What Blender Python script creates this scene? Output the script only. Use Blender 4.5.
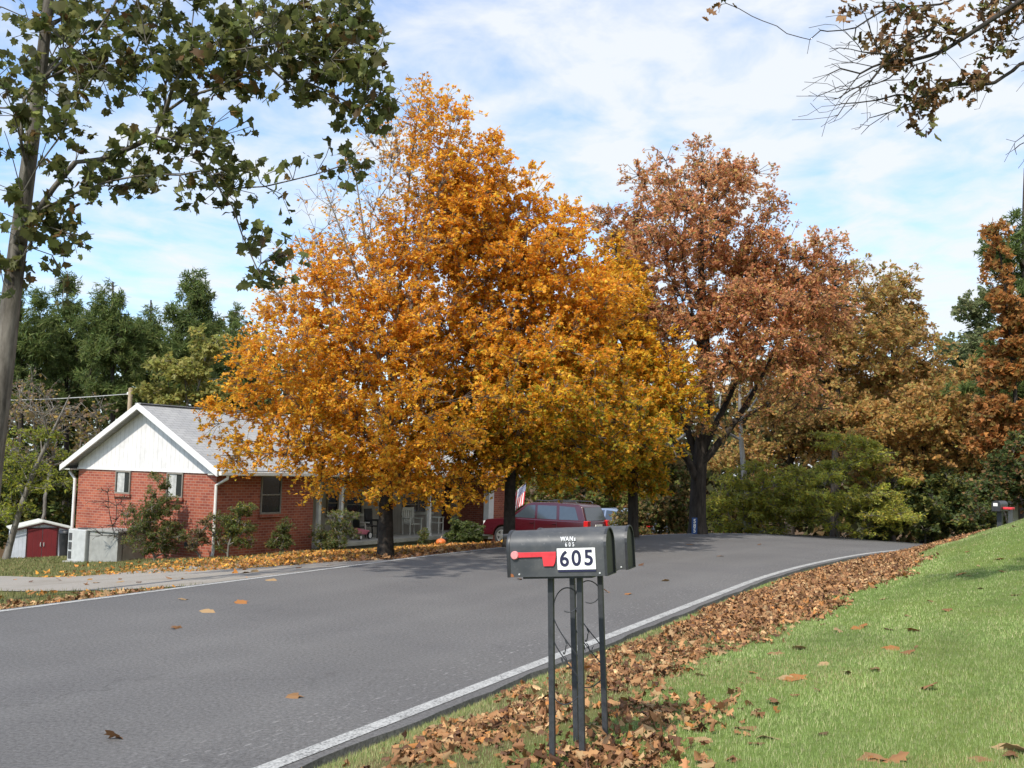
import bpy, bmesh, math, random
import numpy as np
from mathutils import Matrix, Vector

for o in list(bpy.data.objects):
    bpy.data.objects.remove(o)
SC = bpy.context.scene
COL = SC.collection
R = math.radians
rng = np.random.default_rng(7)
random.seed(7)

# ------------------------------------------------------------------ camera
F = 1036.0
PITCH = math.atan(83 / F)
ROLL = R(1.5)
EYE = np.array([0.0, 0.0, 1.6])
cam_d = bpy.data.cameras.new('camera')
cam_d.sensor_width = 36
cam_d.lens = F / 1024 * 36
cam_d.clip_start = 0.05
cam_d.clip_end = 3000
cam = bpy.data.objects.new('camera', cam_d)
COL.objects.link(cam)
CM = Matrix.Rotation(R(90) + PITCH, 3, 'X') @ Matrix.Rotation(ROLL, 3, 'Z')
cam.matrix_world = Matrix.Translation(Vector(EYE)) @ CM.to_4x4()
SC.camera = cam
CMN = np.array(CM)

# ------------------------------------------------------------------ light
SUN_AZ = np.array([-0.50, -0.866])          # horizontal direction towards the sun
SUN_EL = R(48)
sun_d = bpy.data.lights.new('sun', 'SUN')
sun_d.energy = 3.9
sun_d.angle = R(1.0)
sun_d.color = (1.0, 0.94, 0.84)
sun = bpy.data.objects.new('sun', sun_d)
COL.objects.link(sun)
az = SUN_AZ / np.linalg.norm(SUN_AZ)
sdir = Vector((az[0] * math.cos(SUN_EL), az[1] * math.cos(SUN_EL), math.sin(SUN_EL)))
sun.rotation_euler = sdir.to_track_quat('Z', 'Y').to_euler()

W = bpy.data.worlds.new('World')
SC.world = W
W.use_nodes = True
nt = W.node_tree
nt.nodes.clear()
def wn(t, **k):
    n = nt.nodes.new(t)
    for a, b in k.items():
        setattr(n, a, b)
    return n
wout = wn('ShaderNodeOutputWorld')
sky = wn('ShaderNodeTexSky', sky_type='NISHITA', sun_disc=False)
sky.sun_elevation = SUN_EL
sky.sun_rotation = math.atan2(az[0], az[1])
sky.air_density = 1.0
sky.dust_density = 1.2
tc = wn('ShaderNodeTexCoord')
sep = wn('ShaderNodeSeparateXYZ')
nt.links.new(tc.outputs['Generated'], sep.inputs[0])
def wm(op, a, b):
    n = wn('ShaderNodeMath', operation=op)
    for i, v in enumerate((a, b)):
        if isinstance(v, (int, float)):
            n.inputs[i].default_value = v
        elif v is not None:
            nt.links.new(v, n.inputs[i])
    return n.outputs[0]
zz = wm('ADD', wm('MAXIMUM', sep.outputs[2], 0.0), 0.10)
comb = wn('ShaderNodeCombineXYZ')
nt.links.new(wm('DIVIDE', sep.outputs[0], zz), comb.inputs[0])
nt.links.new(wm('DIVIDE', sep.outputs[1], zz), comb.inputs[1])
mp = wn('ShaderNodeMapping')
mp.inputs['Rotation'].default_value = (0, 0, R(-25))
mp.inputs['Scale'].default_value = (1.0, 0.8, 1.0)
mp.inputs['Location'].default_value = (1.3, 0.4, 0)
nt.links.new(comb.outputs[0], mp.inputs[0])
n1 = wn('ShaderNodeTexNoise'); n1.inputs['Scale'].default_value = 0.9; n1.inputs['Detail'].default_value = 3
n2 = wn('ShaderNodeTexNoise'); n2.inputs['Scale'].default_value = 5.0; n2.inputs['Detail'].default_value = 6; n2.inputs['Roughness'].default_value = 0.55
n2.inputs['Distortion'].default_value = 0.3
for n in (n1, n2):
    nt.links.new(mp.outputs[0], n.inputs['Vector'])
cl = wm('ADD', wm('MULTIPLY', n1.outputs[0], 0.45), wm('MULTIPLY', n2.outputs[0], 0.74))
# the cloud sheet is thicker to the right of the road, thinner to the left
cl = wm('ADD', cl, wm('MULTIPLY', sep.outputs[0], 0.19))
ramp = wn('ShaderNodeValToRGB')
ramp.color_ramp.elements[0].position = 0.45
ramp.color_ramp.elements[0].color = (0, 0, 0, 1)
ramp.color_ramp.elements[1].position = 0.70
ramp.color_ramp.elements[1].color = (1, 1, 1, 1)
nt.links.new(cl, ramp.inputs[0])
skym = wn('ShaderNodeMix', data_type='RGBA', blend_type='MULTIPLY')
skym.inputs[0].default_value = 1.0
nt.links.new(sky.outputs[0], skym.inputs[6])
skym.inputs[7].default_value = (1.02, 1.22, 1.42, 1)
mx = wn('ShaderNodeMix', data_type='RGBA')
nt.links.new(wm('ADD', wm('MULTIPLY', ramp.outputs[0], 0.82), 0.12), mx.inputs[0])
nt.links.new(skym.outputs[2], mx.inputs[6])
mx.inputs[7].default_value = (4.7, 4.9, 5.15, 1)
bg = wn('ShaderNodeBackground')
bg.inputs['Strength'].default_value = 0.15
nt.links.new(mx.outputs[2], bg.inputs[0])
nt.links.new(bg.outputs[0], wout.inputs[0])

SC.view_settings.view_transform = 'Standard'
SC.view_settings.look = 'None'
SC.view_settings.exposure = 0.40
SC.view_settings.gamma = 1.0
SC.view_settings.use_curve_mapping = False
SC.render.engine = 'CYCLES'
SC.cycles.max_bounces = 5
SC.cycles.diffuse_bounces = 3
SC.cycles.transmission_bounces = 3
SC.cycles.transparent_max_bounces = 4

# ------------------------------------------------------------------ measuring helpers
def ray(x, y):
    d = np.array([(x - 512) / F, -(y - 384) / F, -1.0])
    return CMN @ d
def P(x, y, Y):
    d = ray(x, y)
    return EYE + d * (Y / d[1])
def proj(p):
    q = CMN.T @ (np.asarray(p, float) - EYE)
    return 512 + F * q[0] / -q[2], 384 - F * q[1] / -q[2]

# ------------------------------------------------------------------ road course and terrain heights
RD = np.array([0.4364, 0.8998]); RD = RD / np.linalg.norm(RD)
RN = np.array([RD[1], -RD[0]])                     # towards the right of the road
R0 = np.array([-0.769, 6.5]) + RN * 0.14            # on the right pavement edge, s = 0
S_ARC, RAD, ARC_END = 9.5, 40.0, 9.5 + 46.0
W_ROAD = 6.02
CEN = R0 + RD * S_ARC + RN * RAD
A0 = math.atan2(-RN[1], -RN[0])
def road_pt(s, d=0.0):
    """point at arc length s along the right pavement edge, d metres to the right of it"""
    if s < S_ARC:
        return R0 + RD * s + RN * d
    if s < ARC_END:
        a = A0 - (s - S_ARC) / RAD
        return CEN + (RAD - d) * np.array([math.cos(a), math.sin(a)])
    a = A0 - (ARC_END - S_ARC) / RAD
    n = np.array([math.cos(a), math.sin(a)])
    t = np.array([n[1], -n[0]])
    return CEN + (RAD - d) * n + t * (s - ARC_END)
SS = np.arange(-60, 140, 0.4)
EDGE = np.array([road_pt(s) for s in SS])
TAN = np.gradient(EDGE, axis=0); TAN /= np.linalg.norm(TAN, axis=1)[:, None]
def sd(X, Y):
    X = np.atleast_1d(np.asarray(X, float)); Y = np.atleast_1d(np.asarray(Y, float))
    s = np.empty(X.shape); d = np.empty(X.shape)
    for i in range(0, len(X), 20000):
        x = X[i:i + 20000]; y = Y[i:i + 20000]
        k = np.argmin((x[:, None] - EDGE[None, :, 0]) ** 2 + (y[:, None] - EDGE[None, :, 1]) ** 2, axis=1)
        dx = x - EDGE[k, 0]; dy = y - EDGE[k, 1]
        t = TAN[k]
        s[i:i + 20000] = SS[k] + dx * t[:, 0] + dy * t[:, 1]
        d[i:i + 20000] = dx * t[:, 1] - dy * t[:, 0]
    return s, d
def zr(s):
    s = np.asarray(s, float)
    u = np.clip(s - 16.5, 0, None)
    z = np.where(u < 12, -0.0032 * u ** 2, -0.0032 * 144 - 0.0768 * (u - 12))
    return np.maximum(z, -2.6 - 0.002 * u)
def sstep(a, b, x):
    t = np.clip((x - a) / (b - a), 0, 1)
    return t * t * (3 - 2 * t)
def hum(X, Y):
    return 0.02 * (np.sin(X * 1.7 + Y * 0.6) + np.sin(Y * 1.3 - X * 0.8 + 1)) 
def TZ(X, Y):
    X = np.atleast_1d(np.asarray(X, float)); Y = np.atleast_1d(np.asarray(Y, float))
    s, d = sd(X, Y)
    base = zr(s)
    e = -d - W_ROAD
    pass
    dc = np.where(d < 5, d, 5 + 3 * (1 - np.exp(-(d - 5) / 3)))
    dp = np.clip(dc, 0, 8)
    near = -0.05 + 0.25 * (1 - np.exp(-np.clip(d, 0, None) / 0.8)) + .08 * dp
    farb = -0.05 + 0.10 * (1 - np.exp(-np.clip(d, 0, None) / 0.8)) + .90 * (np.minimum(dp, 5.2) / 3.2) ** 1.5
    kf = sstep(2, 15, s)
    right = near * (1 - kf) + farb * kf + hum(X, Y) * sstep(.3, 1.5, d)
    ee = np.clip(e, 0, 48)
    left = -0.04 - (1 + .07 * sstep(15, 25, s)) * np.where(ee < 12.4, 0.1 * ee, 1.24 + 0.083 * (ee - 12.4)) + hum(X, Y) * sstep(3, 6, e)
    inside = np.full(X.shape, -0.07)
    rel = np.where(d > 0, right, np.where(e > 0, left, inside))
    pad = .26 * np.exp(-((X - 5.2) ** 2 + (Y - 42.5) ** 2) / (2 * 2.1 ** 2))   # the parking place lies a little higher
    return base + rel + pad
def tz(x, y):
    return float(TZ([x], [y])[0])
def hit(x, y, y0=2.5, y1=90):
    """where the sight line through a photo point meets the ground"""
    d = ray(x, y)
    Ys = np.concatenate([np.arange(y0, 30, 0.05), np.arange(30, y1, 0.2)])
    pts = EYE[None] + d[None] * (Ys / d[1])[:, None]
    below = pts[:, 2] < TZ(pts[:, 0], pts[:, 1])
    i = int(np.argmax(below)) if below.any() else len(Ys) - 1
    return pts[i]

# ------------------------------------------------------------------ object helpers
def link(name, me, mats, parent=None, loc=(0, 0, 0), rot=(0, 0, 0)):
    o = bpy.data.objects.new(name, me)
    COL.objects.link(o)
    if mats is not None:
        for m in (mats if isinstance(mats, (list, tuple)) else [mats]):
            me.materials.append(m)
    if parent is not None:
        o.parent = parent
    o.location = loc
    o.rotation_euler = rot
    return o
def tag(o, label=None, cat=None, group=None, kind=None):
    for k, v in (('label', label), ('category', cat), ('group', group), ('kind', kind)):
        if v:
            o[k] = v
    return o
def thing(name, label, cat, loc=(0, 0, 0), rz=0.0, group=None, rot=None):
    o = bpy.data.objects.new(name, None)
    o.empty_display_size = 0.3
    COL.objects.link(o)
    o.location = loc
    o.rotation_euler = rot if rot else (0, 0, rz)
    return tag(o, label, cat, group)
class MB:
    def __init__(self):
        self.v = []; self.f = []
    def add(self, vs, fs):
        b = len(self.v)
        self.v += [tuple(map(float, p)) for p in vs]
        self.f += [tuple(b + i for i in q) for q in fs]
        return self
    def box(self, x0, x1, y0, y1, z0, z1):
        return self.add([(x0, y0, z0), (x1, y0, z0), (x1, y1, z0), (x0, y1, z0), (x0, y0, z1), (x1, y0, z1), (x1, y1, z1), (x0, y1, z1)],
                        [(3, 2, 1, 0), (4, 5, 6, 7), (0, 1, 5, 4), (1, 2, 6, 5), (2, 3, 7, 6), (3, 0, 4, 7)])
    def prism(self, lo, hi):
        """lo, hi: matching outlines (3-D points), closed into a solid"""
        n = len(lo)
        return self.add(list(lo) + list(hi), [tuple(range(n))[::-1], tuple(range(n, 2 * n))] + [(i, (i + 1) % n, n + (i + 1) % n, n + i) for i in range(n)])
    def tube(self, pts, r, n=8, cap=True):
        pts = [Vector(p) for p in pts]
        rs = r if isinstance(r, (list, tuple)) else [r] * len(pts)
        vs = []; up = None
        for i, p in enumerate(pts):
            t = (pts[min(i + 1, len(pts) - 1)] - pts[max(i - 1, 0)]).normalized()
            if up is None:
                up = t.orthogonal().normalized()
            up = (up - t * up.dot(t)).normalized()
            sd_ = t.cross(up)
            for k in range(n):
                a = 2 * math.pi * k / n
                vs.append(p + (up * math.cos(a) + sd_ * math.sin(a)) * rs[i])
        fs = []
        for i in range(len(pts) - 1):
            for k in range(n):
                fs.append((i * n + k, i * n + (k + 1) % n, (i + 1) * n + (k + 1) % n, (i + 1) * n + k))
        if cap:
            fs.append(tuple(range(n))[::-1]); fs.append(tuple(range((len(pts) - 1) * n, len(pts) * n)))
        return self.add(vs, fs)
    def lathe(self, prof, n=24, axis='z', c=(0, 0, 0)):
        vs = []
        for r, h in prof:
            for k in range(n):
                a = 2 * math.pi * k / n
                p = (r * math.cos(a), r * math.sin(a), h) if axis == 'z' else (r * math.cos(a), h, r * math.sin(a))
                vs.append((p[0] + c[0], p[1] + c[1], p[2] + c[2]))
        fs = []
        for i in range(len(prof) - 1):
            for k in range(n):
                fs.append((i * n + k, i * n + (k + 1) % n, (i + 1) * n + (k + 1) % n, (i + 1) * n + k))
        fs.append(tuple(range(n))[::-1]); fs.append(tuple(range((len(prof) - 1) * n, len(prof) * n)))
        return self.add(vs, fs)
    def build(self, name, mat, parent=None, bevel=0, smooth=False, loc=(0, 0, 0), rot=(0, 0, 0), seg=2):
        me = bpy.data.meshes.new(name)
        me.from_pydata(self.v, [], self.f)
        bm = bmesh.new(); bm.from_mesh(me)
        bmesh.ops.recalc_face_normals(bm, faces=bm.faces)
        if bevel:
            es = [e for e in bm.edges if len(e.link_faces) == 2 and e.calc_face_angle(0) > 0.5]
            bmesh.ops.bevel(bm, geom=es, offset=bevel, segments=seg, affect='EDGES', profile=0.6, clamp_overlap=True)
        bm.to_mesh(me); bm.free()
        if smooth:
            me.polygons.foreach_set('use_smooth', [True] * len(me.polygons))
            try:
                me.set_sharp_from_angle(angle=R(38))
            except Exception:
                pass
        me.update()
        return link(name, me, mat, parent, loc, rot)
def np_mesh(name, verts, faces_flat, face_sizes, cols=None, smooth=False):
    me = bpy.data.meshes.new(name)
    me.vertices.add(len(verts)); me.vertices.foreach_set('co', np.ascontiguousarray(verts, np.float32).ravel())
    me.loops.add(len(faces_flat)); me.loops.foreach_set('vertex_index', np.ascontiguousarray(faces_flat, np.int32))
    st = np.concatenate([[0], np.cumsum(face_sizes)[:-1]]).astype(np.int32)
    me.polygons.add(len(face_sizes)); me.polygons.foreach_set('loop_start', st)
    if smooth:
        me.polygons.foreach_set('use_smooth', np.ones(len(face_sizes), bool))
    me.update(calc_edges=True)
    if cols is not None:
        a = me.color_attributes.new('Col', 'FLOAT_COLOR', 'POINT')
        a.data.foreach_set('color', np.ascontiguousarray(np.c_[cols, np.ones(len(cols))], np.float32).ravel())
    return me

# ------------------------------------------------------------------ materials
def newmat(name):
    m = bpy.data.materials.new(name); m.use_nodes = True
    t = m.node_tree; b = t.nodes['Principled BSDF']
    return m, t, b
def N(t, typ, **k):
    n = t.nodes.new(typ)
    for a, b in k.items():
        setattr(n, a, b)
    return n
def noise(t, scale, detail=4, rough=0.55, coord='Object', dist=0):
    c = N(t, 'ShaderNodeTexCoord'); n = N(t, 'ShaderNodeTexNoise')
    n.inputs['Scale'].default_value = scale; n.inputs['Detail'].default_value = detail; n.inputs['Roughness'].default_value = rough
    n.inputs['Distortion'].default_value = dist
    t.links.new(c.outputs[coord], n.inputs['Vector'])
    return n.outputs['Fac']
def rampn(t, fac, stops):
    r = N(t, 'ShaderNodeValToRGB'); e = r.color_ramp.elements
    while len(e) < len(stops):
        e.new(0.5)
    for q, (p, c) in zip(e, stops):
        q.position = p; q.color = (*c, 1) if len(c) == 3 else c
    t.links.new(fac, r.inputs[0])
    return r.outputs[0]
def mixc(t, fac, a, b, blend='MIX'):
    m = N(t, 'ShaderNodeMix', data_type='RGBA', blend_type=blend)
    for i, v in ((0, fac), (6, a), (7, b)):
        if isinstance(v, (int, float)):
            m.inputs[i].default_value = v
        elif isinstance(v, tuple):
            m.inputs[i].default_value = (*v, 1)
        else:
            t.links.new(v, m.inputs[i])
    return m.outputs[2]
def bump(t, b, h, strength=0.3, dist=0.02):
    n = N(t, 'ShaderNodeBump'); n.inputs['Strength'].default_value = strength; n.inputs['Distance'].default_value = dist
    t.links.new(h, n.inputs['Height']); t.links.new(n.outputs[0], b.inputs['Normal'])
def plain(name, c, rough=0.6, metal=0, var=0.15, scale=6, bmp=0.0, spec=0.5):
    m, t, b = newmat(name)
    f = noise(t, scale, 5)
    lo = tuple(x * (1 - var) for x in c); hi = tuple(min(1, x * (1 + var)) for x in c)
    t.links.new(rampn(t, f, [(0.3, lo), (0.7, hi)]), b.inputs['Base Color'])
    b.inputs['Roughness'].default_value = rough; b.inputs['Metallic'].default_value = metal
    b.inputs['Specular IOR Level'].default_value = spec
    if bmp:
        bump(t, b, noise(t, scale * 6, 4), bmp, 0.01)
    return m
def leafmat(name, trans=0.35, rough=0.55):
    m, t, b = newmat(name)
    a = N(t, 'ShaderNodeAttribute', attribute_name='Col')
    t.links.new(a.outputs['Color'], b.inputs['Base Color'])
    b.inputs['Roughness'].default_value = rough
    b.inputs['Specular IOR Level'].default_value = 0.3
    tr = N(t, 'ShaderNodeBsdfTranslucent'); t.links.new(a.outputs['Color'], tr.inputs[0])
    mx_ = N(t, 'ShaderNodeMixShader'); mx_.inputs[0].default_value = trans
    t.links.new(b.outputs[0], mx_.inputs[1]); t.links.new(tr.outputs[0], mx_.inputs[2])
    t.links.new(mx_.outputs[0], t.nodes['Material Output'].inputs[0])
    return m
M_LEAF = leafmat('leaf', .55)
M_DRY = leafmat('dry_leaf', 0.12, 0.7)
M_GRASS = leafmat('grass_blade', 0.3, 0.6)
def barkmat(name, c, c2, scale=9):
    m, t, b = newmat(name)
    cd = N(t, 'ShaderNodeTexCoord'); mpp = N(t, 'ShaderNodeMapping'); mpp.inputs['Scale'].default_value = (1, 1, 0.25)
    t.links.new(cd.outputs['Object'], mpp.inputs[0])
    n = N(t, 'ShaderNodeTexNoise'); n.inputs['Scale'].default_value = scale; n.inputs['Detail'].default_value = 6; n.inputs['Roughness'].default_value = .65
    t.links.new(mpp.outputs[0], n.inputs['Vector'])
    t.links.new(rampn(t, n.outputs[0], [(0.35, c), (0.68, c2)]), b.inputs['Base Color'])
    b.inputs['Roughness'].default_value = 0.9; b.inputs['Specular IOR Level'].default_value = .2
    bump(t, b, n.outputs[0], 0.7, 0.03)
    return m
M_BARK_DARK = barkmat('bark_dark', (.022, .018, .015), (.07, .058, .048))
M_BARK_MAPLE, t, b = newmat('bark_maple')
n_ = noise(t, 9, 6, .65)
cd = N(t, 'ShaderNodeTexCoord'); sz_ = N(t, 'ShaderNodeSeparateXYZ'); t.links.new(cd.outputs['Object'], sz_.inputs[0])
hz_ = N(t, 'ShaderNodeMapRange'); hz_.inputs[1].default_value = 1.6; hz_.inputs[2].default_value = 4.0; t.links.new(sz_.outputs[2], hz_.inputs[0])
t.links.new(mixc(t, hz_.outputs[0], rampn(t, n_, [(.35, (.020, .017, .014)), (.68, (.055, .046, .038))]), rampn(t, n_, [(.35, (.13, .11, .095)), (.68, (.24, .215, .19))])), b.inputs['Base Color'])  # low trunk: older, darker bark plus the crown's shade in its colour; twigs paler
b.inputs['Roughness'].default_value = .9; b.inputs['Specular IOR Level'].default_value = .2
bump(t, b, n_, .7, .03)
M_BARK_GREY = barkmat('bark_grey', (.10, .088, .075), (.24, .22, .19))
M_BARK_PALE = barkmat('bark_pale', (.20, .18, .155), (.46, .43, .39), 5)
M_BARK_SYC = barkmat('bark_sycamore', (.045, .038, .030), (.21, .19, .16), 7)

# ---- asphalt
M_ROAD, t, b = newmat('asphalt')
g1 = noise(t, 38, 9, .82); g2 = noise(t, 0.5, 4); g3 = noise(t, 2.6, 5, .6)
c_ = rampn(t, g1, [(0.36, (.060, .058, .057)), (0.64, (.195, .189, .185))])
c_ = mixc(t, rampn(t, g2, [(0.35, (0, 0, 0)), (0.7, (1, 1, 1))]), c_, mixc(t, 1.0, c_, (.83, .83, .85), 'MULTIPLY'))
# faint pale wheel tracks and lane centre, in road coordinates (UV: x along, y across)
uv = N(t, 'ShaderNodeUVMap'); su = N(t, 'ShaderNodeSeparateXYZ'); t.links.new(uv.outputs[0], su.inputs[0])
def tmath(t, op, a, b=None, c=None):
    n = N(t, 'ShaderNodeMath', operation=op)
    for i, v in enumerate((a, b, c)):
        if isinstance(v, (int, float)):
            n.inputs[i].default_value = v
        elif v is not None:
            t.links.new(v, n.inputs[i])
    return n.outputs[0]
wob = tmath(t, 'MULTIPLY_ADD', g3, 0.35, su.outputs[1])
def band(c, w):
    d = tmath(t, 'ABSOLUTE', tmath(t, 'SUBTRACT', wob, c + 0.17))
    return tmath(t, 'SUBTRACT', 1.0, tmath(t, 'SMOOTH_MIN', tmath(t, 'DIVIDE', d, w), 1.0, 0.2))
bands = tmath(t, 'ADD', tmath(t, 'ADD', band(3.0, .35), band(0.95, .30)), tmath(t, 'ADD', band(2.2, .25), band(4.4, .4)))
c_ = mixc(t, tmath(t, 'MULTIPLY', bands, 0.05), c_, (.30, .29, .28))
# chips of bare pale aggregate near the right edge, dashed along the direction of travel
mpr = N(t, 'ShaderNodeMapping'); mpr.inputs['Scale'].default_value = (9, 34, 1); t.links.new(uv.outputs[0], mpr.inputs[0])
chip = N(t, 'ShaderNodeTexNoise'); chip.inputs['Scale'].default_value = 1; chip.inputs['Detail'].default_value = 5; t.links.new(mpr.outputs[0], chip.inputs['Vector'])
cm = tmath(t, 'MULTIPLY', rampn(t, chip.outputs[0], [(0.60, (0, 0, 0)), (0.68, (1, 1, 1))]), band(0.55, .45))
c_ = mixc(t, tmath(t, 'MULTIPLY', cm, 0.55), c_, (.36, .35, .34))
cr = N(t, 'ShaderNodeTexVoronoi', feature='DISTANCE_TO_EDGE'); cr.inputs['Scale'].default_value = 0.55
cdd = N(t, 'ShaderNodeTexCoord'); t.links.new(cdd.outputs['Object'], cr.inputs['Vector'])
cr.inputs['Randomness'].default_value = 1
crw = N(t, 'ShaderNodeTexNoise'); crw.inputs['Scale'].default_value = 1.6; crw.inputs['Detail'].default_value = 5; t.links.new(cdd.outputs['Object'], crw.inputs['Vector'])
vadd = N(t, 'ShaderNodeVectorMath', operation='MULTIPLY_ADD'); t.links.new(crw.outputs['Color'], vadd.inputs[0]); vadd.inputs[1].default_value = (1.1, 1.1, 0); t.links.new(cdd.outputs['Object'], vadd.inputs[2])
t.links.new(vadd.outputs[0], cr.inputs['Vector'])
crk = tmath(t, 'MULTIPLY', rampn(t, cr.outputs['Distance'], [(0.0, (1, 1, 1)), (0.010, (0, 0, 0))]), rampn(t, g2, [(.48, (0, 0, 0)), (.62, (1, 1, 1))]))
c_ = mixc(t, tmath(t, 'MULTIPLY', crk, .45), c_, (.045, .043, .042))
spk = noise(t, 420, 2, .8)
c_ = mixc(t, rampn(t, spk, [(.62, (0, 0, 0)), (.72, (.5, .5, .5))]), c_, (.36, .35, .33))
stn = noise(t, .22, 5, .6)
c_ = mixc(t, rampn(t, stn, [(.42, (0, 0, 0)), (.66, (.32, .32, .32))]), c_, (.085, .082, .080))
b.inputs['Roughness'].default_value = 0.85; b.inputs['Specular IOR Level'].default_value = .25
t.links.new(c_, b.inputs['Base Color'])
bump(t, b, g1, 0.7, 0.008)

# ---- worn white edge paint
M_PAINT, t, b = newmat('edge_paint')
p1 = noise(t, 55, 5, .7); p2 = noise(t, 6, 4)
pp = tmath(t, 'ADD', tmath(t, 'MULTIPLY', p1, .8), tmath(t, 'MULTIPLY', p2, .25))
t.links.new(rampn(t, pp, [(0.43, (.14, .138, .135)), (0.53, (.34, .34, .33)), (0.70, (.48, .48, .46))]), b.inputs['Base Color'])
b.inputs['Roughness'].default_value = .8
bump(t, b, p1, .4, .005)

# ---- gravelly concrete drive
M_DRIVE, t, b = newmat('drive_surface')
q1 = noise(t, 60, 4, .7); q2 = noise(t, 1.2, 5)
c_ = rampn(t, q1, [(0.3, (.19, .17, .145)), (0.7, (.33, .30, .26))])
c_ = mixc(t, rampn(t, q2, [(0.45, (0, 0, 0)), (0.7, (1, 1, 1))]), c_, (.21, .185, .15))
t.links.new(c_, b.inputs['Base Color']); b.inputs['Roughness'].default_value = .9
bump(t, b, q1, .5, .01)

# ---- ground
M_GROUND, t, b = newmat('ground_cover')
a = N(t, 'ShaderNodeAttribute', attribute_name='Col')
h1 = noise(t, 14, 5, .7); h2 = noise(t, 1.1, 4)
c_ = mixc(t, rampn(t, h1, [(0.3, (0, 0, 0)), (0.75, (1, 1, 1))]), mixc(t, 1.0, a.outputs['Color'], (.62, .6, .55), 'MULTIPLY'), mixc(t, 1.0, a.outputs['Color'], (1.2, 1.2, 1.2), 'MULTIPLY'))
c_ = mixc(t, tmath(t, 'MULTIPLY', rampn(t, h2, [(0.4, (0, 0, 0)), (0.65, (1, 1, 1))]), .35), c_, mixc(t, 1.0, a.outputs['Color'], (1.25, 1.0, .8), 'MULTIPLY'))
t.links.new(c_, b.inputs['Base Color']); b.inputs['Roughness'].default_value = .95; b.inputs['Specular IOR Level'].default_value = .1
bump(t, b, h1, .8, .03)

# ---- brick (object x+y runs along either wall)
M_BRICK, t, b = newmat('red_brick')
cd = N(t, 'ShaderNodeTexCoord'); sx = N(t, 'ShaderNodeSeparateXYZ'); t.links.new(cd.outputs['Object'], sx.inputs[0])
cx = N(t, 'ShaderNodeCombineXYZ'); t.links.new(tmath(t, 'ADD', sx.outputs[0], sx.outputs[1]), cx.inputs[0]); t.links.new(sx.outputs[2], cx.inputs[1])
bk = N(t, 'ShaderNodeTexBrick'); t.links.new(cx.outputs[0], bk.inputs['Vector'])
bk.inputs['Scale'].default_value = 1.0; bk.inputs['Brick Width'].default_value = .22; bk.inputs['Row Height'].default_value = .083
bk.inputs['Mortar Size'].default_value = .010; bk.inputs['Mortar Smooth'].default_value = .3; bk.inputs['Bias'].default_value = .1
bk.inputs['Color1'].default_value = (.37, .108, .060, 1); bk.inputs['Color2'].default_value = (.24, .062, .042, 1); bk.inputs['Mortar'].default_value = (.34, .20, .15, 1)
v_ = noise(t, 1.3, 5)
t.links.new(mixc(t, 1.0, bk.outputs['Color'], rampn(t, v_, [(.3, (.82, .80, .8)), (.7, (1.12, 1.12, 1.1))]), 'MULTIPLY'), b.inputs['Base Color'])
b.inputs['Roughness'].default_value = .85; b.inputs['Specular IOR Level'].default_value = .2
bump(t, b, bk.outputs['Fac'], -.5, .01)

# ---- shingles
M_ROOF, t, b = newmat('grey_shingles')
cd = N(t, 'ShaderNodeTexCoord'); bk = N(t, 'ShaderNodeTexBrick'); t.links.new(cd.outputs['Object'], bk.inputs['Vector'])
bk.inputs['Scale'].default_value = 1.0; bk.inputs['Brick Width'].default_value = .33; bk.inputs['Row Height'].default_value = .16; bk.inputs['Mortar Size'].default_value = .012
bk.inputs['Color1'].default_value = (.335, .335, .335, 1); bk.inputs['Color2'].default_value = (.30, .30, .30, 1); bk.inputs['Mortar'].default_value = (.22, .22, .22, 1)
v_ = noise(t, .8, 6, .65); v2 = noise(t, 60, 2)
c_ = mixc(t, 1.0, bk.outputs['Color'], rampn(t, v_, [(.3, (.80, .80, .82)), (.7, (1.15, 1.14, 1.12))]), 'MULTIPLY')
c_ = mixc(t, 1.0, c_, rampn(t, v2, [(.3, (.85, .85, .85)), (.7, (1.15, 1.15, 1.15))]), 'MULTIPLY')
t.links.new(c_, b.inputs['Base Color']); b.inputs['Roughness'].default_value = .9
bump(t, b, bk.outputs['Fac'], -.4, .01)

def siding(name, c, pitch=0.2, axis=1):
    m, t, b = newmat(name)
    cd = N(t, 'ShaderNodeTexCoord'); s_ = N(t, 'ShaderNodeSeparateXYZ'); t.links.new(cd.outputs['Object'], s_.inputs[0])
    fr = tmath(t, 'FRACT', tmath(t, 'DIVIDE', s_.outputs[axis], pitch))
    gr = rampn(t, fr, [(0.0, (0, 0, 0)), (0.05, (0, 0, 0)), (0.09, (1, 1, 1)), (1.0, (1, 1, 1))])
    v = noise(t, 2.2, 6, .65)
    base = rampn(t, v, [(.3, tuple(x * .80 for x in c)), (.6, c)])
    t.links.new(mixc(t, gr, tuple(x * .62 for x in c), base), b.inputs['Base Color'])
    b.inputs['Roughness'].default_value = .6
    bump(t, b, gr, .5, .012)
    return m
M_SIDING = siding('white_siding', (.69, .67, .655), .20, 1)
M_BOARDS = siding('porch_boards', (.33, .31, .27), .22, 0)
M_SHED = siding('shed_metal', (.62, .66, .72), .16, 0)
M_SHEDDOOR = siding('shed_door_red', (.17, .014, .017), .19, 0)
M_WHITE = plain('white_paint', (.66, .65, .63), .5, var=.08)
M_OFFWHITE = plain('dingy_white', (.52, .52, .47), .6, var=.15, scale=3)
M_GUTTER = plain('gutter_white', (.66, .64, .60), .45, var=.1)
M_CONC = plain('concrete', (.34, .33, .30), .9, var=.2, scale=3, bmp=.3)
M_GLASS = plain('dark_glass', (.02, .023, .026), .08, var=.2, scale=2, spec=.7)
M_CURTAIN = plain('pale_curtain', (.42, .42, .40), .3, var=.25, scale=7)
M_DKRED = plain('dark_red_door', (.045, .012, .012), .5)
M_BLACK = plain('black_paint', (.024, .025, .028), .42, var=.25, scale=30)
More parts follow.
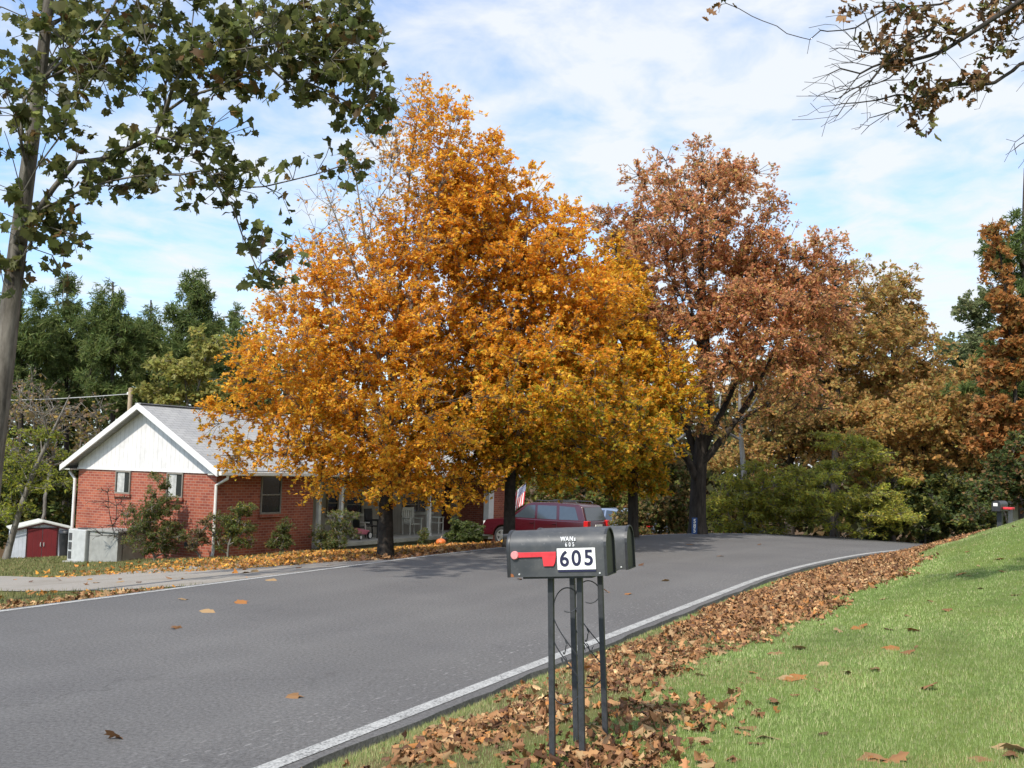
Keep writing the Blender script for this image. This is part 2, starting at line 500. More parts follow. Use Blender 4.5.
M_POST = plain('post_paint', (.030, .032, .036), .5, var=.3, scale=40, bmp=.1)
M_BLACKP = plain('black_plastic', (.015, .015, .016), .5)
M_GREYMETAL = plain('grey_metal', (.42, .43, .42), .5, var=.12)
M_DKGREY = plain('dark_grille', (.05, .05, .05), .6)
M_RED = plain('flag_red', (.62, .035, .045), .45, var=.15, scale=25)
M_REDKNOB = plain('faded_red', (.66, .25, .25), .5, var=.2, scale=90)
M_PLATE = plain('plate_white', (.80, .80, .76), .5, var=.04)
M_INK = plain('ink', (.012, .012, .045), .5, var=.1)
M_STICK = plain('sticker_white', (.70, .70, .72), .5, var=.1, scale=80)
M_BLUE = plain('sign_blue', (.015, .06, .20), .4, var=.08)
M_CARRED = plain('maroon_paint', (.046, .003, .007), .22, var=.06, spec=.8)
M_CARBLUE = plain('silver_blue_paint', (.22, .27, .36), .22, .35, var=.05, spec=.8)
M_TYRE = plain('tyre_rubber', (.016, .016, .017), .85)
M_RIM = plain('alloy', (.50, .50, .51), .3, .8, var=.05)
M_TAIL = plain('tail_lamp_red', (.50, .015, .015), .2, var=.05)
M_LAMP = plain('lamp_clear', (.70, .70, .70), .12, var=.05)
M_CARGLASS = plain('car_glass', (.035, .045, .055), .06, var=.1, spec=1.0)
M_TRIMBLK = plain('black_trim', (.02, .02, .022), .5)
M_PINK = plain('pink_plastic', (.55, .16, .22), .4)
M_WOOD = plain('weathered_wood', (.36, .28, .19), .85, var=.25, scale=8)
M_RUST = plain('rust', (.25, .09, .03), .9, var=.3, scale=60)
M_PUMP = plain('pumpkin', (.55, .13, .02), .5)

# ================================================================== SETTING
def axis(parts):
    return np.unique(np.round(np.concatenate([np.arange(a, b, c) for a, b, c in parts]), 3))
gx = axis([(-900, -200, 100), (-200, -60, 20), (-60, -24, 2), (-24, -9, .6), (-9, 14, .22), (14, 40, 1), (40, 200, 20), (200, 901, 100)])
gy = axis([(-300, -30, 30), (-30, 2, 1.6), (2, 14, .2), (14, 32, .3), (32, 70, 1.2), (70, 200, 10), (200, 2001, 150)])
GX, GY = np.meshgrid(gx, gy)
gz = TZ(GX.ravel(), GY.ravel())
gs, gd = sd(GX.ravel(), GY.ravel())
nx, ny = len(gx), len(gy)
i0 = (np.arange(ny - 1)[:, None] * nx + np.arange(nx - 1)[None]).ravel()
quads = np.stack([i0, i0 + 1, i0 + nx + 1, i0 + nx], 1)
lush = np.array([.125, .185, .045]); dull = np.array([.12, .125, .045]); floor_ = np.array([.10, .065, .035]); soil = np.array([.13, .085, .05])
ge = -gd - W_ROAD
gc = np.where((gd > 0)[:, None], lush, dull)
k = (sstep(.1, .35, gd) * (1 - sstep(1.15, 1.5, gd)))[:, None]
gc = gc * (1 - .8 * k) + soil * .8 * k
far = np.clip(sstep(40, 52, GY.ravel()) + sstep(20, 26, ge) * (GX.ravel() > -10) + sstep(26, 34, gs) , 0, 1)[:, None]
gc = gc * (1 - far) + floor_ * far
me = np_mesh('ground', np.c_[GX.ravel(), GY.ravel(), gz], quads.ravel(), np.full(len(quads), 4), gc, smooth=True)
tag(link('ground', me, M_GROUND), kind='structure')

def strip(name, d0, d1, s0, s1, dz, mat, step=.5, skirt=0, n_across=1, kind='structure', wob=0):
    ss = np.arange(s0, s1 + 1e-6, step)
    vs = []; uvs = []
    ds = list(np.linspace(d0, d1, n_across + 1))
    for s in ss:
        z = float(zr(s)) + dz
        w0 = wob * (math.sin(s * 2.3) + math.sin(s * 5.1 + 1) + .6 * math.sin(s * 11.7))
        row = []
        if skirt:
            row.append((ds[0], z - skirt))
        row += [(d, z) for d in ds]
        if skirt:
            row.append((ds[-1] + 0.03, z - skirt))
        for d, zz_ in row:
            p = road_pt(s, d + (w0 if d >= ds[-1] else 0))
            vs.append((p[0], p[1], zz_)); uvs.append((s, -d))
    m = len(row)
    fs = [(i * m + j, i * m + j + 1, (i + 1) * m + j + 1, (i + 1) * m + j) for i in range(len(ss) - 1) for j in range(m - 1)]
    me = bpy.data.meshes.new(name); me.from_pydata(vs, [], fs)
    ul = me.uv_layers.new(name='UVMap')
    for lp in me.loops:
        ul.data[lp.index].uv = uvs[lp.vertex_index]
    bm = bmesh.new(); bm.from_mesh(me); bmesh.ops.recalc_face_normals(bm, faces=bm.faces)
    if sum(f.normal.z for f in bm.faces) < 0:
        bmesh.ops.reverse_faces(bm, faces=bm.faces)
    bm.to_mesh(me); bm.free()
    return tag(link(name, me, mat), kind=kind)
strip('road', -W_ROAD, 0, -40, 80, 0.0, M_ROAD, .25, skirt=.16, n_across=8, wob=.012)
strip('edge_line', -.195, -.085, -40, 80, .004, M_PAINT, .25)
strip('edge_line', -W_ROAD + .06, -W_ROAD + .15, -40, 80, .004, M_PAINT, .25)

def drape(name, outline_px, mat, dz, sub=0.35):
    pts = outline_px
    bm = bmesh.new()
    f = bm.faces.new([bm.verts.new((p[0], p[1], 0)) for p in pts])
    bmesh.ops.triangulate(bm, faces=[f])
    for _ in range(5):
        es = [e for e in bm.edges if e.calc_length() > sub]
        if not es:
            break
        bmesh.ops.subdivide_edges(bm, edges=es, cuts=1)
        bmesh.ops.triangulate(bm, faces=[q for q in bm.faces if len(q.verts) > 3])
    co = np.array([v.co[:2] for v in bm.verts])
    z = TZ(co[:, 0], co[:, 1]) + dz
    for v, h in zip(bm.verts, z):
        v.co.z = h
    bmesh.ops.recalc_face_normals(bm, faces=bm.faces)
    if sum(q.normal.z for q in bm.faces) < 0:
        bmesh.ops.reverse_faces(bm, faces=bm.faces)
    me = bpy.data.meshes.new(name); bm.to_mesh(me); bm.free()
    return tag(link(name, me, mat), kind='structure')
DRV = [hit(x, y)[:2] for x, y in ((-90, 592), (-30, 592), (40, 592), (110, 591))]
DRV += [road_pt(s_, -W_ROAD - .015) for s_ in np.arange(5.2, 16.2, .5)]
DRV += [hit(x, y)[:2] for x, y in ((440, 552), (380, 558), (300, 565.5), (220, 571), (130, 575), (50, 578), (-90, 580))]
drape('driveway', DRV, M_DRIVE, .012)
def on_drive(X, Y, grow_=0.0):
    ins = np.zeros(len(X), bool); n = len(DRV)
    for i in range(n):
        x1, y1 = DRV[i]; x2, y2 = DRV[(i + 1) % n]
        c = (y1 > Y) != (y2 > Y)
        ins ^= c & (X < (x2 - x1) * (Y - y1) / (y2 - y1 + 1e-12) + x1)
    return ins

# ================================================================== FOLIAGE ENGINE
def lobed(pts):
    """half outline (x>0 side, from base to tip) -> template of two folded halves"""
    n = len(pts)
    right = [(x, y) for x, y in pts]
    left = [(-x, y) for x, y in pts[1:-1]]
    v = right + left
    f1 = list(range(n))
    f2 = [0] + [n + i for i in range(n - 2)] + [n - 1]
    return np.array(v, float), [f1, f2[::-1]]
T_KITE = lobed([(0, 0), (.42, .45), (0, 1)])
T_MAPLE = lobed([(0, 0), (.25, .12), (.55, .38), (.25, .48), (.22, .66), (0, 1)])
T_SYC = lobed([(0, 0), (.18, -.06), (.48, .02), (.40, .20), (.64, .42), (.36, .50), (.34, .68), (.12, .72), (0, 1)])
T_OAK = lobed([(0, 0), (.10, .10), (.24, .22), (.12, .32), (.36, .48), (.14, .58), (.28, .78), (.10, .80), (0, 1)])
T_NEEDLE = lobed([(0, 0), (.085, .5), (0, 1)])
T_LONG = lobed([(0, 0), (.20, .4), (0, 1)])

def leaves_mesh(name, pos, nrm, size, cols, tmpl, fold=.25, curl=.0, droop=None, ang=None):
    tv, tf = tmpl
    n = len(pos)
    nrm = nrm / (np.linalg.norm(nrm, axis=1)[:, None] + 1e-9)
    ref = rng.normal(size=(n, 3)) if droop is None else droop
    ax = np.cross(nrm, ref); ax /= np.linalg.norm(ax, axis=1)[:, None] + 1e-9
    ay = np.cross(ax, nrm)                        # leaf axis, lies towards ref in the leaf plane
    fo = fold * (0.6 + 0.8 * rng.random(n))
    cu = curl * rng.normal(size=n)
    lx = tv[:, 0][None] * np.ones((n, 1)); ly = tv[:, 1][None] * np.ones((n, 1))
    lz = np.abs(lx) * fo[:, None] * -1 + cu[:, None] * (ly - .4) ** 2 + curl * .25 * rng.normal(size=(n, len(tv)))
    wid = (0.75 + .5 * rng.random(n))[:, None]
    V = pos[:, None] + size[:, None, None] * (ax[:, None] * (lx * wid)[..., None] + ay[:, None] * (ly - .3)[..., None] + nrm[:, None] * lz[..., None])
    V = V.reshape(-1, 3)
    nv = len(tv)
    flat = np.concatenate([np.asarray(f) for f in tf]); sizes = np.array([len(f) for f in tf])
    FF = (np.arange(n)[:, None] * nv + flat[None]).ravel()
    return np_mesh(name, V, FF, np.tile(sizes, n), np.repeat(cols, nv, axis=0))

def palette(n, pal, jit=.16):
    w = np.array([p[1] for p in pal], float); w /= w.sum()
    c = np.array([p[0] for p in pal], float)
    return c[rng.choice(len(pal), n, p=w)]

def grow(trunk, targets, seg=.35, k_ang=1.6, k_path=.12, lift=.25, jitter=.05, start=0):
    """trunk: polyline; targets sorted inwards-out are joined to the nearest fitting node. Returns nodes, parents"""
    cap = len(trunk) + 40 * len(targets) + 100
    Pn = np.zeros((cap, 3)); Dn = np.zeros((cap, 3)); Ln = np.zeros(cap); par = np.full(cap, -1); m = 0
    for i, p in enumerate(trunk):
        Pn[m] = p
        if i:
            d = Pn[m] - Pn[m - 1]; L = np.linalg.norm(d); Dn[m] = d / L; Ln[m] = Ln[m - 1] + L; par[m] = m - 1
        m += 1
    Dn[0] = Dn[1]
    ends = []
    for tgt in targets:
        V = tgt[None] - Pn[start:m]
        D = np.linalg.norm(V, axis=1) + 1e-6
        ca = (V * Dn[start:m]).sum(1) / D
        cost = D * (1 + k_ang * (1 - ca)) + k_path * Ln[start:m]
        j = int(np.argmin(cost)) + start
        v = tgt - Pn[j]; D0 = np.linalg.norm(v)
        if D0 < 1e-3:
            continue
        k = max(1, int(round(D0 / seg)))
        k = min(k, 30)
        d0 = Dn[j] * .55 + v / D0 * .6 + np.array([0, 0, lift * .3])
        d0 /= np.linalg.norm(d0)
        c1 = Pn[j] + d0 * D0 * .45
        prev = j
        for q in range(1, k + 1):
            u = q / k
            p = (1 - u) ** 2 * Pn[j] + 2 * u * (1 - u) * c1 + u * u * tgt
            if q < k:
                p = p + rng.normal(size=3) * jitter * seg
            if m >= cap:
                break
            Pn[m] = p; dd = p - Pn[prev]; L = np.linalg.norm(dd) + 1e-9
            Dn[m] = dd / L; Ln[m] = Ln[prev] + L; par[m] = prev; prev = m; m += 1
        ends.append(prev)
    return Pn[:m], Dn[:m], par[:m], np.array(ends, int)

def wood_mesh(name, Pn, Dn, par, r_tip, r_base, ntr, pw=.5, min_r=0.0, butt=1.0, nside=6, r_br=None, rfix=None):
    m = len(Pn)
    cnt = np.zeros(m)
    has = np.zeros(m, bool); has[par[par >= 0]] = True
    cnt[~has] = 1
    for i in range(m - 1, 0, -1):
        cnt[par[i]] += cnt[i]
    tot = cnt[0]
    r = r_tip + (r_base - r_tip) * ((cnt - 1) / max(1, tot - 1)) ** pw
    if r_br is None:
        r_br = r_base * .5
    if ntr > 2:
        r = r_tip + (r_br - r_tip) * ((cnt - 1) / max(1, tot - 1)) ** pw
        hh_ = np.linspace(0, 1, ntr)
        r[:ntr] = r_base * (1 - .80 * hh_ ** 1.1)
    if rfix is not None:
        r[:len(rfix)] = np.where(rfix > 0, rfix, r[:len(rfix)])
    r[:ntr] = np.maximum(r[:ntr], r_tip * 2)
    if butt > 1:
        hgt = Pn[:, 2] - Pn[0, 2]
        r = r * np.where(np.arange(m) < ntr, 1 + (butt - 1) * np.exp(-hgt / .22), 1)
    r = np.maximum(r, min_r)
    main = np.full(m, -1); best = np.zeros(m)
    for i in range(1, m):
        if cnt[i] > best[par[i]]:
            best[par[i]] = cnt[i]; main[par[i]] = i
    def frame(D):
        a = np.where(np.abs(D[:, 2:3]) < .9, np.array([[0, 0, 1.]]), np.array([[1., 0, 0]]))
        x = np.cross(a, D); x /= np.linalg.norm(x, axis=1)[:, None] + 1e-9
        return x, np.cross(D, x)
    e = np.arange(1, m); p = par[1:]
    same = main[p] == e
    rA = np.where(same, r[p], np.minimum(r[p], r[e] * 1.2)); rB = r[e]
    DA = np.where(same[:, None], Dn[p], Dn[e]); DB = Dn[e]
    # the frame of one edge is shared by both of its rings, so that it does not twist
    x, y = frame(DB)
    xa = x - DA * (x * DA).sum(1)[:, None]; xa /= np.linalg.norm(xa, axis=1)[:, None] + 1e-9
    ya = np.cross(DA, xa)
    an = np.arange(nside) * 2 * math.pi / nside
    ringA = Pn[p][:, None] + rA[:, None, None] * (xa[:, None] * np.cos(an)[None, :, None] + ya[:, None] * np.sin(an)[None, :, None])
    ringB = Pn[e][:, None] + rB[:, None, None] * (x[:, None] * np.cos(an)[None, :, None] + y[:, None] * np.sin(an)[None, :, None])
    V = np.concatenate([ringA, ringB], 1).reshape(-1, 3)
    kk = np.arange(nside); k2 = (kk + 1) % nside
    q = np.stack([kk, k2, k2 + nside, kk + nside], 1)
    FF = (np.arange(m - 1)[:, None, None] * (2 * nside) + q[None]).reshape(-1)
    return np_mesh(name, V, FF, np.full((m - 1) * nside, 4), smooth=True)

def blob_points(blobs, n):
    """blobs: (centre, (rx, ry, rz), weight); points filling ellipsoids, thicker towards the outside"""
    w = np.array([b[2] for b in blobs], float); w /= w.sum()
    idx = rng.choice(len(blobs), n, p=w)
    u = rng.normal(size=(n, 3)); u /= np.linalg.norm(u, axis=1)[:, None]
    rad = rng.random(n) ** (1 / 2.6)
    c = np.array([b[0] for b in blobs]); r = np.array([b[1] for b in blobs])
    return c[idx] + u * rad[:, None] * r[idx], idx

def px_blobs(bl, Y):
    out = []
    for b in bl:
        x, y, rx, ry = b[:4]
        dy = b[4] if len(b) > 4 else 0.0
        yy = Y + dy
        w = b[5] if len(b) > 5 else None
        mrx, mry = rx / F * yy, ry / F * yy
        dep = b[6] if len(b) > 6 else mrx * .95
        out.append((P(x, y, yy), (mrx, dep, mry), w if w is not None else mrx * mry * max(dep, .3)))
    return out

def smooth_path(pts, step):
    pts = np.array(pts, float)
    d = np.concatenate([[0], np.cumsum(np.linalg.norm(np.diff(pts, axis=0), axis=1))])
    n = max(2, int(d[-1] / step) + 1)
    tt = np.linspace(0, d[-1], n)
    q = np.stack([np.interp(tt, d, pts[:, i]) for i in range(3)], 1)
    for _ in range(3):
        q[1:-1] = (q[:-2] + 2 * q[1:-1] + q[2:]) / 4
    return q

def ball(n):
    u = rng.normal(size=(n, 3)); u /= np.linalg.norm(u, axis=1)[:, None]
    return u * (rng.random(n) ** (1 / 3))[:, None]
def add_twigs(Pn, Dn, par, first, targets, lift=.15, kang=.6, bend=.08):
    """every target joins the nearest fitting node of the finished skeleton by a short curved twig"""
    M = len(Pn); n = len(targets)
    cand = np.arange(first, M)
    jj = np.zeros(n, int)
    for i in range(0, n, 400):
        V = targets[i:i + 400, None] - Pn[None, cand]
        D = np.linalg.norm(V, axis=2) + 1e-6
        ca = (V * Dn[None, cand]).sum(2) / D
        jj[i:i + 400] = cand[np.argmin(D * (1 + kang * (1 - ca)), axis=1)]
    A = Pn[jj]; v = targets - A; L = np.linalg.norm(v, axis=1)[:, None] + 1e-6
    mid = A + v * .5 + (Dn[jj] * .10 + np.array([0, 0, lift]) * .3) * L + rng.normal(size=(n, 3)) * bend * L
    d1 = mid - A; d1 /= np.linalg.norm(d1, axis=1)[:, None] + 1e-9
    d2 = targets - mid; d2 /= np.linalg.norm(d2, axis=1)[:, None] + 1e-9
    P2 = np.empty((2 * n, 3)); D2 = np.empty((2 * n, 3)); p2 = np.empty(2 * n, int)
    P2[0::2] = mid; P2[1::2] = targets; D2[0::2] = d1; D2[1::2] = d2
    p2[0::2] = jj; p2[1::2] = M + np.arange(0, 2 * n, 2)
    return np.concatenate([Pn, P2]), np.concatenate([Dn, D2]), np.concatenate([par, p2]), M + 1 + np.arange(0, 2 * n, 2), mid
def spray_leaves(name, base, ends_p, mids, ends_d, nl, leaf, off, pal, tmpl, jit, clump_shade, up, fold, curl, droopz, colfn, size_var, parent, mat, along=1.0):
    rep = np.repeat(np.arange(len(nl)), nl); tot = len(rep)
    if not tot:
        return
    u = rng.random(tot)[:, None] ** 1.2 * along
    pos = ends_p[rep] * (1 - u) + mids[rep] * u + ball(tot) * off
    nr = rng.normal(size=(tot, 3)) + np.array([0, 0, up * 2])
    col = palette(tot, pal)
    if colfn is not None:
        col = colfn(pos, col)
    col = col * np.exp(clump_shade[rep][:, None] + rng.normal(size=(tot, 1)) * jit) * (1 + rng.normal(size=(tot, 3)) * .05)
    sz = leaf * (1 - size_var / 2 + size_var * rng.random(tot))
    dr = rng.normal(size=(tot, 3)) + np.array([0, 0, droopz]) if droopz is not None else ends_d[rep] + rng.normal(size=(tot, 3)) * .8
    me = leaves_mesh(name, pos - np.asarray(base), nr, sz, np.clip(col, .004, .92), tmpl, fold, curl, dr)
    link(name, me, mat, parent)

def tree(name, label, cat, base, trunk_pts, blobs, n_cl, tw, per, clr, leaf, pal, tmpl, bark, r_base, r_tip=.005, group=None,
         flat=.5, up=.6, seg=.35, k_ang=1.6, k_path=.12, lift=.25, bare=None, colfn=None, butt=1.35, pw=.5, start_frac=.35,
         extra_bare=None, fold=.25, curl=.05, droopz=None, jit=.13, size_var=.6, r_br=None, limbs=(), limb_r=.1, off=None, clump_jit=.10, mat=None, along=1.0):
    """n_cl leaf clumps in the blobs, each of tw twigs carrying per leaves; clr: clump radius in metres"""
    root = thing(name, label, cat, base, group=group)
    tp = smooth_path(trunk_pts, seg)
    cen, idx = blob_points(blobs, n_cl)
    if extra_bare is not None:
        bt, _ = blob_points(extra_bare[0], extra_bare[1])
        cen = np.concatenate([cen, bt])
    leafy = np.r_[np.ones(n_cl, bool), np.zeros(len(cen) - n_cl, bool)]
    anchor = tp[int(len(tp) * .55)]
    order = np.argsort(np.linalg.norm((cen - anchor) * np.array([1, 1, .8]), axis=1))
    cen = cen[order]; leafy = leafy[order]
    st = int(len(tp) * start_frac)
    nodes = tp; fixes = []; rf = [np.zeros(len(tp))]
    for L in limbs:
        lp_ = smooth_path(L, seg * .8)
        j_ = int(np.argmin(np.linalg.norm(tp - lp_[0], axis=1)))
        fixes.append((len(nodes), j_))
        nodes = np.concatenate([nodes, lp_[1:]])
        rf.append(np.linspace(limb_r, limb_r * .22, len(lp_) - 1))
    Pn, Dn, par, ends = grow(nodes, cen, seg, k_ang, k_path, lift, start=st)
    for i_, j_ in fixes:
        par[i_] = j_; d_ = Pn[i_] - Pn[j_]; Dn[i_] = d_ / (np.linalg.norm(d_) + 1e-9)
    # twigs
    ntw = np.where(leafy, tw, 5)
    rep = np.repeat(np.arange(len(cen)), ntw)
    rad = clr * (.65 + .7 * rng.random(len(cen)))
    tg = cen[rep] + ball(len(rep)) * rad[rep][:, None] * np.array([1, 1, flat])
    Pn, Dn, par, te, mids = add_twigs(Pn, Dn, par, max(st, len(nodes) - 1 if not limbs else st), tg)
    nl = rng.poisson(per, len(te)) * leafy[rep]
    if bare is not None:
        nl = rng.poisson(per * np.clip(bare(tg), 0, None)) * leafy[rep]
    me = wood_mesh('trunk', Pn, Dn, par, r_tip, r_base, len(tp), pw, 0, butt, nside=5 if len(Pn) > 6000 else 6, r_br=r_br, rfix=np.concatenate(rf) if limbs else None)
    me.transform(Matrix.Translation(-Vector(base)))
    link('trunk', me, bark, root)
    spray_leaves('crown', base, Pn[te], mids, Dn[te], nl, leaf, off or leaf * .9, pal, tmpl, jit, (rng.normal(size=len(cen)) * clump_jit)[rep], up, fold, curl, droopz, colfn, size_var, root, mat or M_LEAF, along)
    return root

def gp(x, Y, y=520):
    p = P(x, y, Y)
    return np.array([p[0], p[1], tz(p[0], p[1])])
def trunk_px(base, pts, Y):
    """polyline through photo points (x, y[, depth offset]) above a base on the ground"""
    return [base - np.array([0, 0, .12])] + [P(q[0], q[1], Y + (q[2] if len(q) > 2 else 0)) for q in pts]

# ================================================================== HOUSE
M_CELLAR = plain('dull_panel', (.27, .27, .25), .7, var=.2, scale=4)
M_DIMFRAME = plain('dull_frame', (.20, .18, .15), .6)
HX = np.array([.53, .85]); HX /= np.linalg.norm(HX)
HY = np.array([-HX[1], HX[0]])
HC = P(213, 556, 30.5)
HZ = 3.0  # walls run this far below the corner's ground to meet the sloping yard
def on_house(x, y, ylocal=None, xlocal=None):
    """photo point -> house coordinates on the plane local-y (front) or local-x (gable)"""
    d = ray(x, y)
    n = HY if ylocal is not None else HX
    off = ylocal if ylocal is not None else xlocal
    tt = (off - ((EYE[:2] - HC[:2]) @ n)) / (d[:2] @ n)
    q = EYE + d * tt - HC
    return np.array([q[:2] @ HX, q[:2] @ HY, q[2]])
house_rz = math.atan2(HX[1], HX[0])
house = thing('brick_house', 'single storey red brick house with a grey shingle roof and a white boarded gable end', 'house', HC, house_rz)
WD = float(on_house(76, 520, xlocal=0)[1])
HL = float(on_house(505, 510, ylocal=0)[0])
EV = float(on_house(216, 471, ylocal=-.4)[2])          # eave height
RIDGE = float(on_house(137, 404, xlocal=-.35)[2])
PX0 = float(on_house(313, 510, ylocal=0)[0]); PX1 = float(on_house(490, 510, ylocal=0)[0])
PFL = float(on_house(400, 538, ylocal=0)[2])
REC = 1.7
WT = EV - .02
mb = MB()
mb.box(0, .2, 0, WD, -HZ, WT)                         # gable wall
mb.box(.2, PX0, 0, .2, -HZ, WT)                       # front wall, left of the porch
mb.box(PX0 - .2, PX0, .2, REC + .2, -HZ, WT)
mb.box(PX1 + .2, HL, 0, .2, -HZ, WT)
mb.box(HL - .2, HL, .2, WD, -HZ, WT)
mb.box(PX1 + .2, PX1 + .4, .2, REC + .2, -HZ, WT)
mb.box(.2, HL - .2, WD - .2, WD, -HZ, WT)
mb.build('wall', M_BRICK, house)
mb = MB(); mb.box(PX0, PX1 + .2, REC, REC + .15, PFL, WT)
mb.build('porch_wall', M_BOARDS, house)['label'] = 'pale boarded wall at the back of the porch'
mb = MB(); mb.box(PX0, PX1 + .2, -.15, REC, PFL - .14, PFL)
mb.build('porch_floor', M_CONC, house, .01)
mb = MB(); mb.box(PX0 + .1, PX1 - .4, .25, .45, -HZ, PFL - .14)
mb.build('porch_foundation', M_CONC, house)
# gable boards
OH, OHG = .42, .38
yr = WD / 2
slope = (RIDGE - EV) / (yr + OH)
gz_ = lambda y: EV + (min(y, WD - y) + OH) * slope - .10
mb = MB(); pts = [(0, EV - .06), (0, gz_(0)), (yr, gz_(yr)), (WD, gz_(WD)), (WD, EV - .06)]
mb.prism([(-.03, y, z) for y, z in pts], [(.15, y, z) for y, z in pts])
mb.build('gable', M_SIDING, house)
mb = MB(); mb.box(-.045, -.005, -.02, WD + .02, EV - .09, EV - .03)
mb.build('gable_trim', M_WHITE, house)
mb = MB(); mb.prism([(HL - .15, y, z) for y, z in pts], [(HL + .03, y, z) for y, z in pts])
mb.build('gable', M_SIDING, house)
# roof slabs, modelled in their own plane so that the shingle rows follow the slope
sl = math.hypot(yr + OH, RIDGE - EV); an = math.atan2(RIDGE - EV, yr + OH)
for sgn in (1, -1):
    mb = MB(); mb.box(-OHG, HL + OHG, 0, sl, -.10, 0)
    if sgn == 1:
        o = mb.build('roof', M_ROOF, house, loc=(0, -OH, EV + .02), rot=(an, 0, 0))
        roof = o
    else:
        o = mb.build('roof', M_ROOF, house, loc=(HL, WD + OH, EV + .02), rot=(an, 0, math.pi))
mb = MB(); mb.box(-OHG, HL + OHG, yr - .13, yr + .13, RIDGE + .005, RIDGE + .035)
mb.build('ridge_cap', M_ROOF, house)
for xg in (-OHG, HL + OHG):                           # barge boards
    for s0, s1 in ((-OH - .02, yr), (WD + OH + .02, yr)):
        mb = MB()
        lo = [(xg - .03, s0, EV - .16), (xg - .03, s1, RIDGE - .16), (xg - .03, s1, RIDGE + .025), (xg - .03, s0, EV + .025)]
        mb.prism(lo, [(x + .06, y, z) for x, y, z in lo])
        mb.build('barge_board', M_WHITE, house)
mb = MB()                                             # soffits
mb.box(-OHG + .03, HL + OHG - .03, -OH + .04, -.003, EV - .12, EV - .085)
mb.box(-OHG + .03, HL + OHG - .03, WD + .003, WD + OH - .04, EV - .12, EV - .085)
mb.box(PX0, PX1 + .2, .0, REC - .01, EV - .12, EV - .085)
mb.build('soffit', M_OFFWHITE, house)
for yy, nm in ((-OH, 'gutter'), (WD + OH, 'gutter')):
    sg = 1 if yy < 0 else -1
    mb = MB(); mb.box(-OHG + .05, HL + OHG - .05, min(yy, yy - sg * .12), max(yy, yy - sg * .12), EV - .13, EV - .01)
    mb.build(nm, M_GUTTER, house, .02)
# downspouts
mb = MB(); mb.tube([(-.02, -OH - .05, EV - .12), (-.02, -OH - .05, EV - .22), (-.10, -.10, EV - .42), (-.10, -.10, 1.0), (-.10, -.10, .12), (-.22, -.2, .02)], .045, 8)
mb.build('downspout', M_GUTTER, house, smooth=True)
gl = HC[2] - tz(*(HC[:2] + HY * WD))
mb = MB(); mb.tube([(-.02, WD + OH, EV - .12), (-.02, WD + OH, EV - .2), (-.08, WD + .06, EV - .42), (-.08, WD + .06, -gl + .1)], .05, 8)
mb.build('downspout', M_WHITE, house, smooth=True)
def window(pl, a0, a1, z0, z1, glass=M_GLASS, frame=M_WHITE, base=0.0, curtain=False, sash=True, sillm=M_BRICK, bars=None):
    """pl 'g': on the gable (a = local y, faces -x); 'f': facing -y at local y = base"""
    def bx(m, a_0, a_1, z_0, z_1, d0, d1):
        if pl == 'g':
            m.box(-d1, -d0, a_0, a_1, z_0, z_1)
        else:
            m.box(a_0, a_1, base - d1, base - d0, z_0, z_1)
        return m
    fr = MB(); w = .045
    bx(fr, a0, a0 + w, z0, z1, .002, .05); bx(fr, a1 - w, a1, z0, z1, .002, .05)
    bx(fr, a0 + w, a1 - w, z0, z0 + w, .002, .05); bx(fr, a0 + w, a1 - w, z1 - w, z1, .002, .05)
    if sash:
        zm = (z0 + z1) / 2
        bx(fr, a0 + w, a1 - w, zm - .02, zm + .02, .002, .042)
    if bars:
        for q in bars:
            bx(fr, q - .025, q + .025, z0 + w, z1 - w, .002, .044)
    root = fr.build('window', frame, house, .006)
    p = bx(MB(), a0 + w, a1 - w, z0 + w, z1 - w, .001, .012).build('pane', glass, root)
    if curtain:
        c = a0 + w + (a1 - a0 - 2 * w) * .42
        bx(MB(), c, a1 - w - .03, z0 + w, z1 - w, .013, .016).build('curtain', M_CURTAIN, root)
    bx(MB(), a0 - .05, a1 + .05, z0 - .10, z0 - .003, .002, .08).build('sill', sillm, root, .005)
    return root
for x0, x1, y0, y1 in ((117, 130.5, 468.5, 494), (168, 183, 471.5, 498)):
    a = on_house(x1, y1, xlocal=0); c = on_house(x0, y0, xlocal=0)
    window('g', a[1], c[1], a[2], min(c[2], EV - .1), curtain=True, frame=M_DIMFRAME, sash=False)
a = on_house(259.5, 514, ylocal=0); c = on_house(281.5, 476, ylocal=0)
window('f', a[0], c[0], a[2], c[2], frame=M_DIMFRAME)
for x0, x1, y0, y1 in ((326, 338, 492, 514), (345, 362, 495, 514), (402, 432, 496, 513)):
    a = on_house(x0, y1, ylocal=REC); c = on_house(x1, y0, ylocal=REC)
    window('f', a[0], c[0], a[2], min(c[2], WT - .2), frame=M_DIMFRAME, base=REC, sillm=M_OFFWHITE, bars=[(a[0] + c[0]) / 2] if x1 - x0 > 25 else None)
a = on_house(456, 512, ylocal=REC); c = on_house(483, 497, ylocal=REC)
window('f', a[0], c[0], a[2], c[2], frame=M_WHITE, base=REC, sillm=M_WHITE, sash=False)
a = on_house(441, 530, ylocal=REC); c = on_house(450.5, 495, ylocal=REC)
d_ = MB().box(a[0], c[0], REC - .05, REC - .002, PFL + .01, PFL + 2.0).build('door', M_DKRED, house, .006)
MB().lathe([(.0, 0), (.035, 0), (.035, -.05), (.0, -.05)], 10, 'y', (c[0] - .1, REC - .05, PFL + .95)).build('handle', M_GREYMETAL, d_)
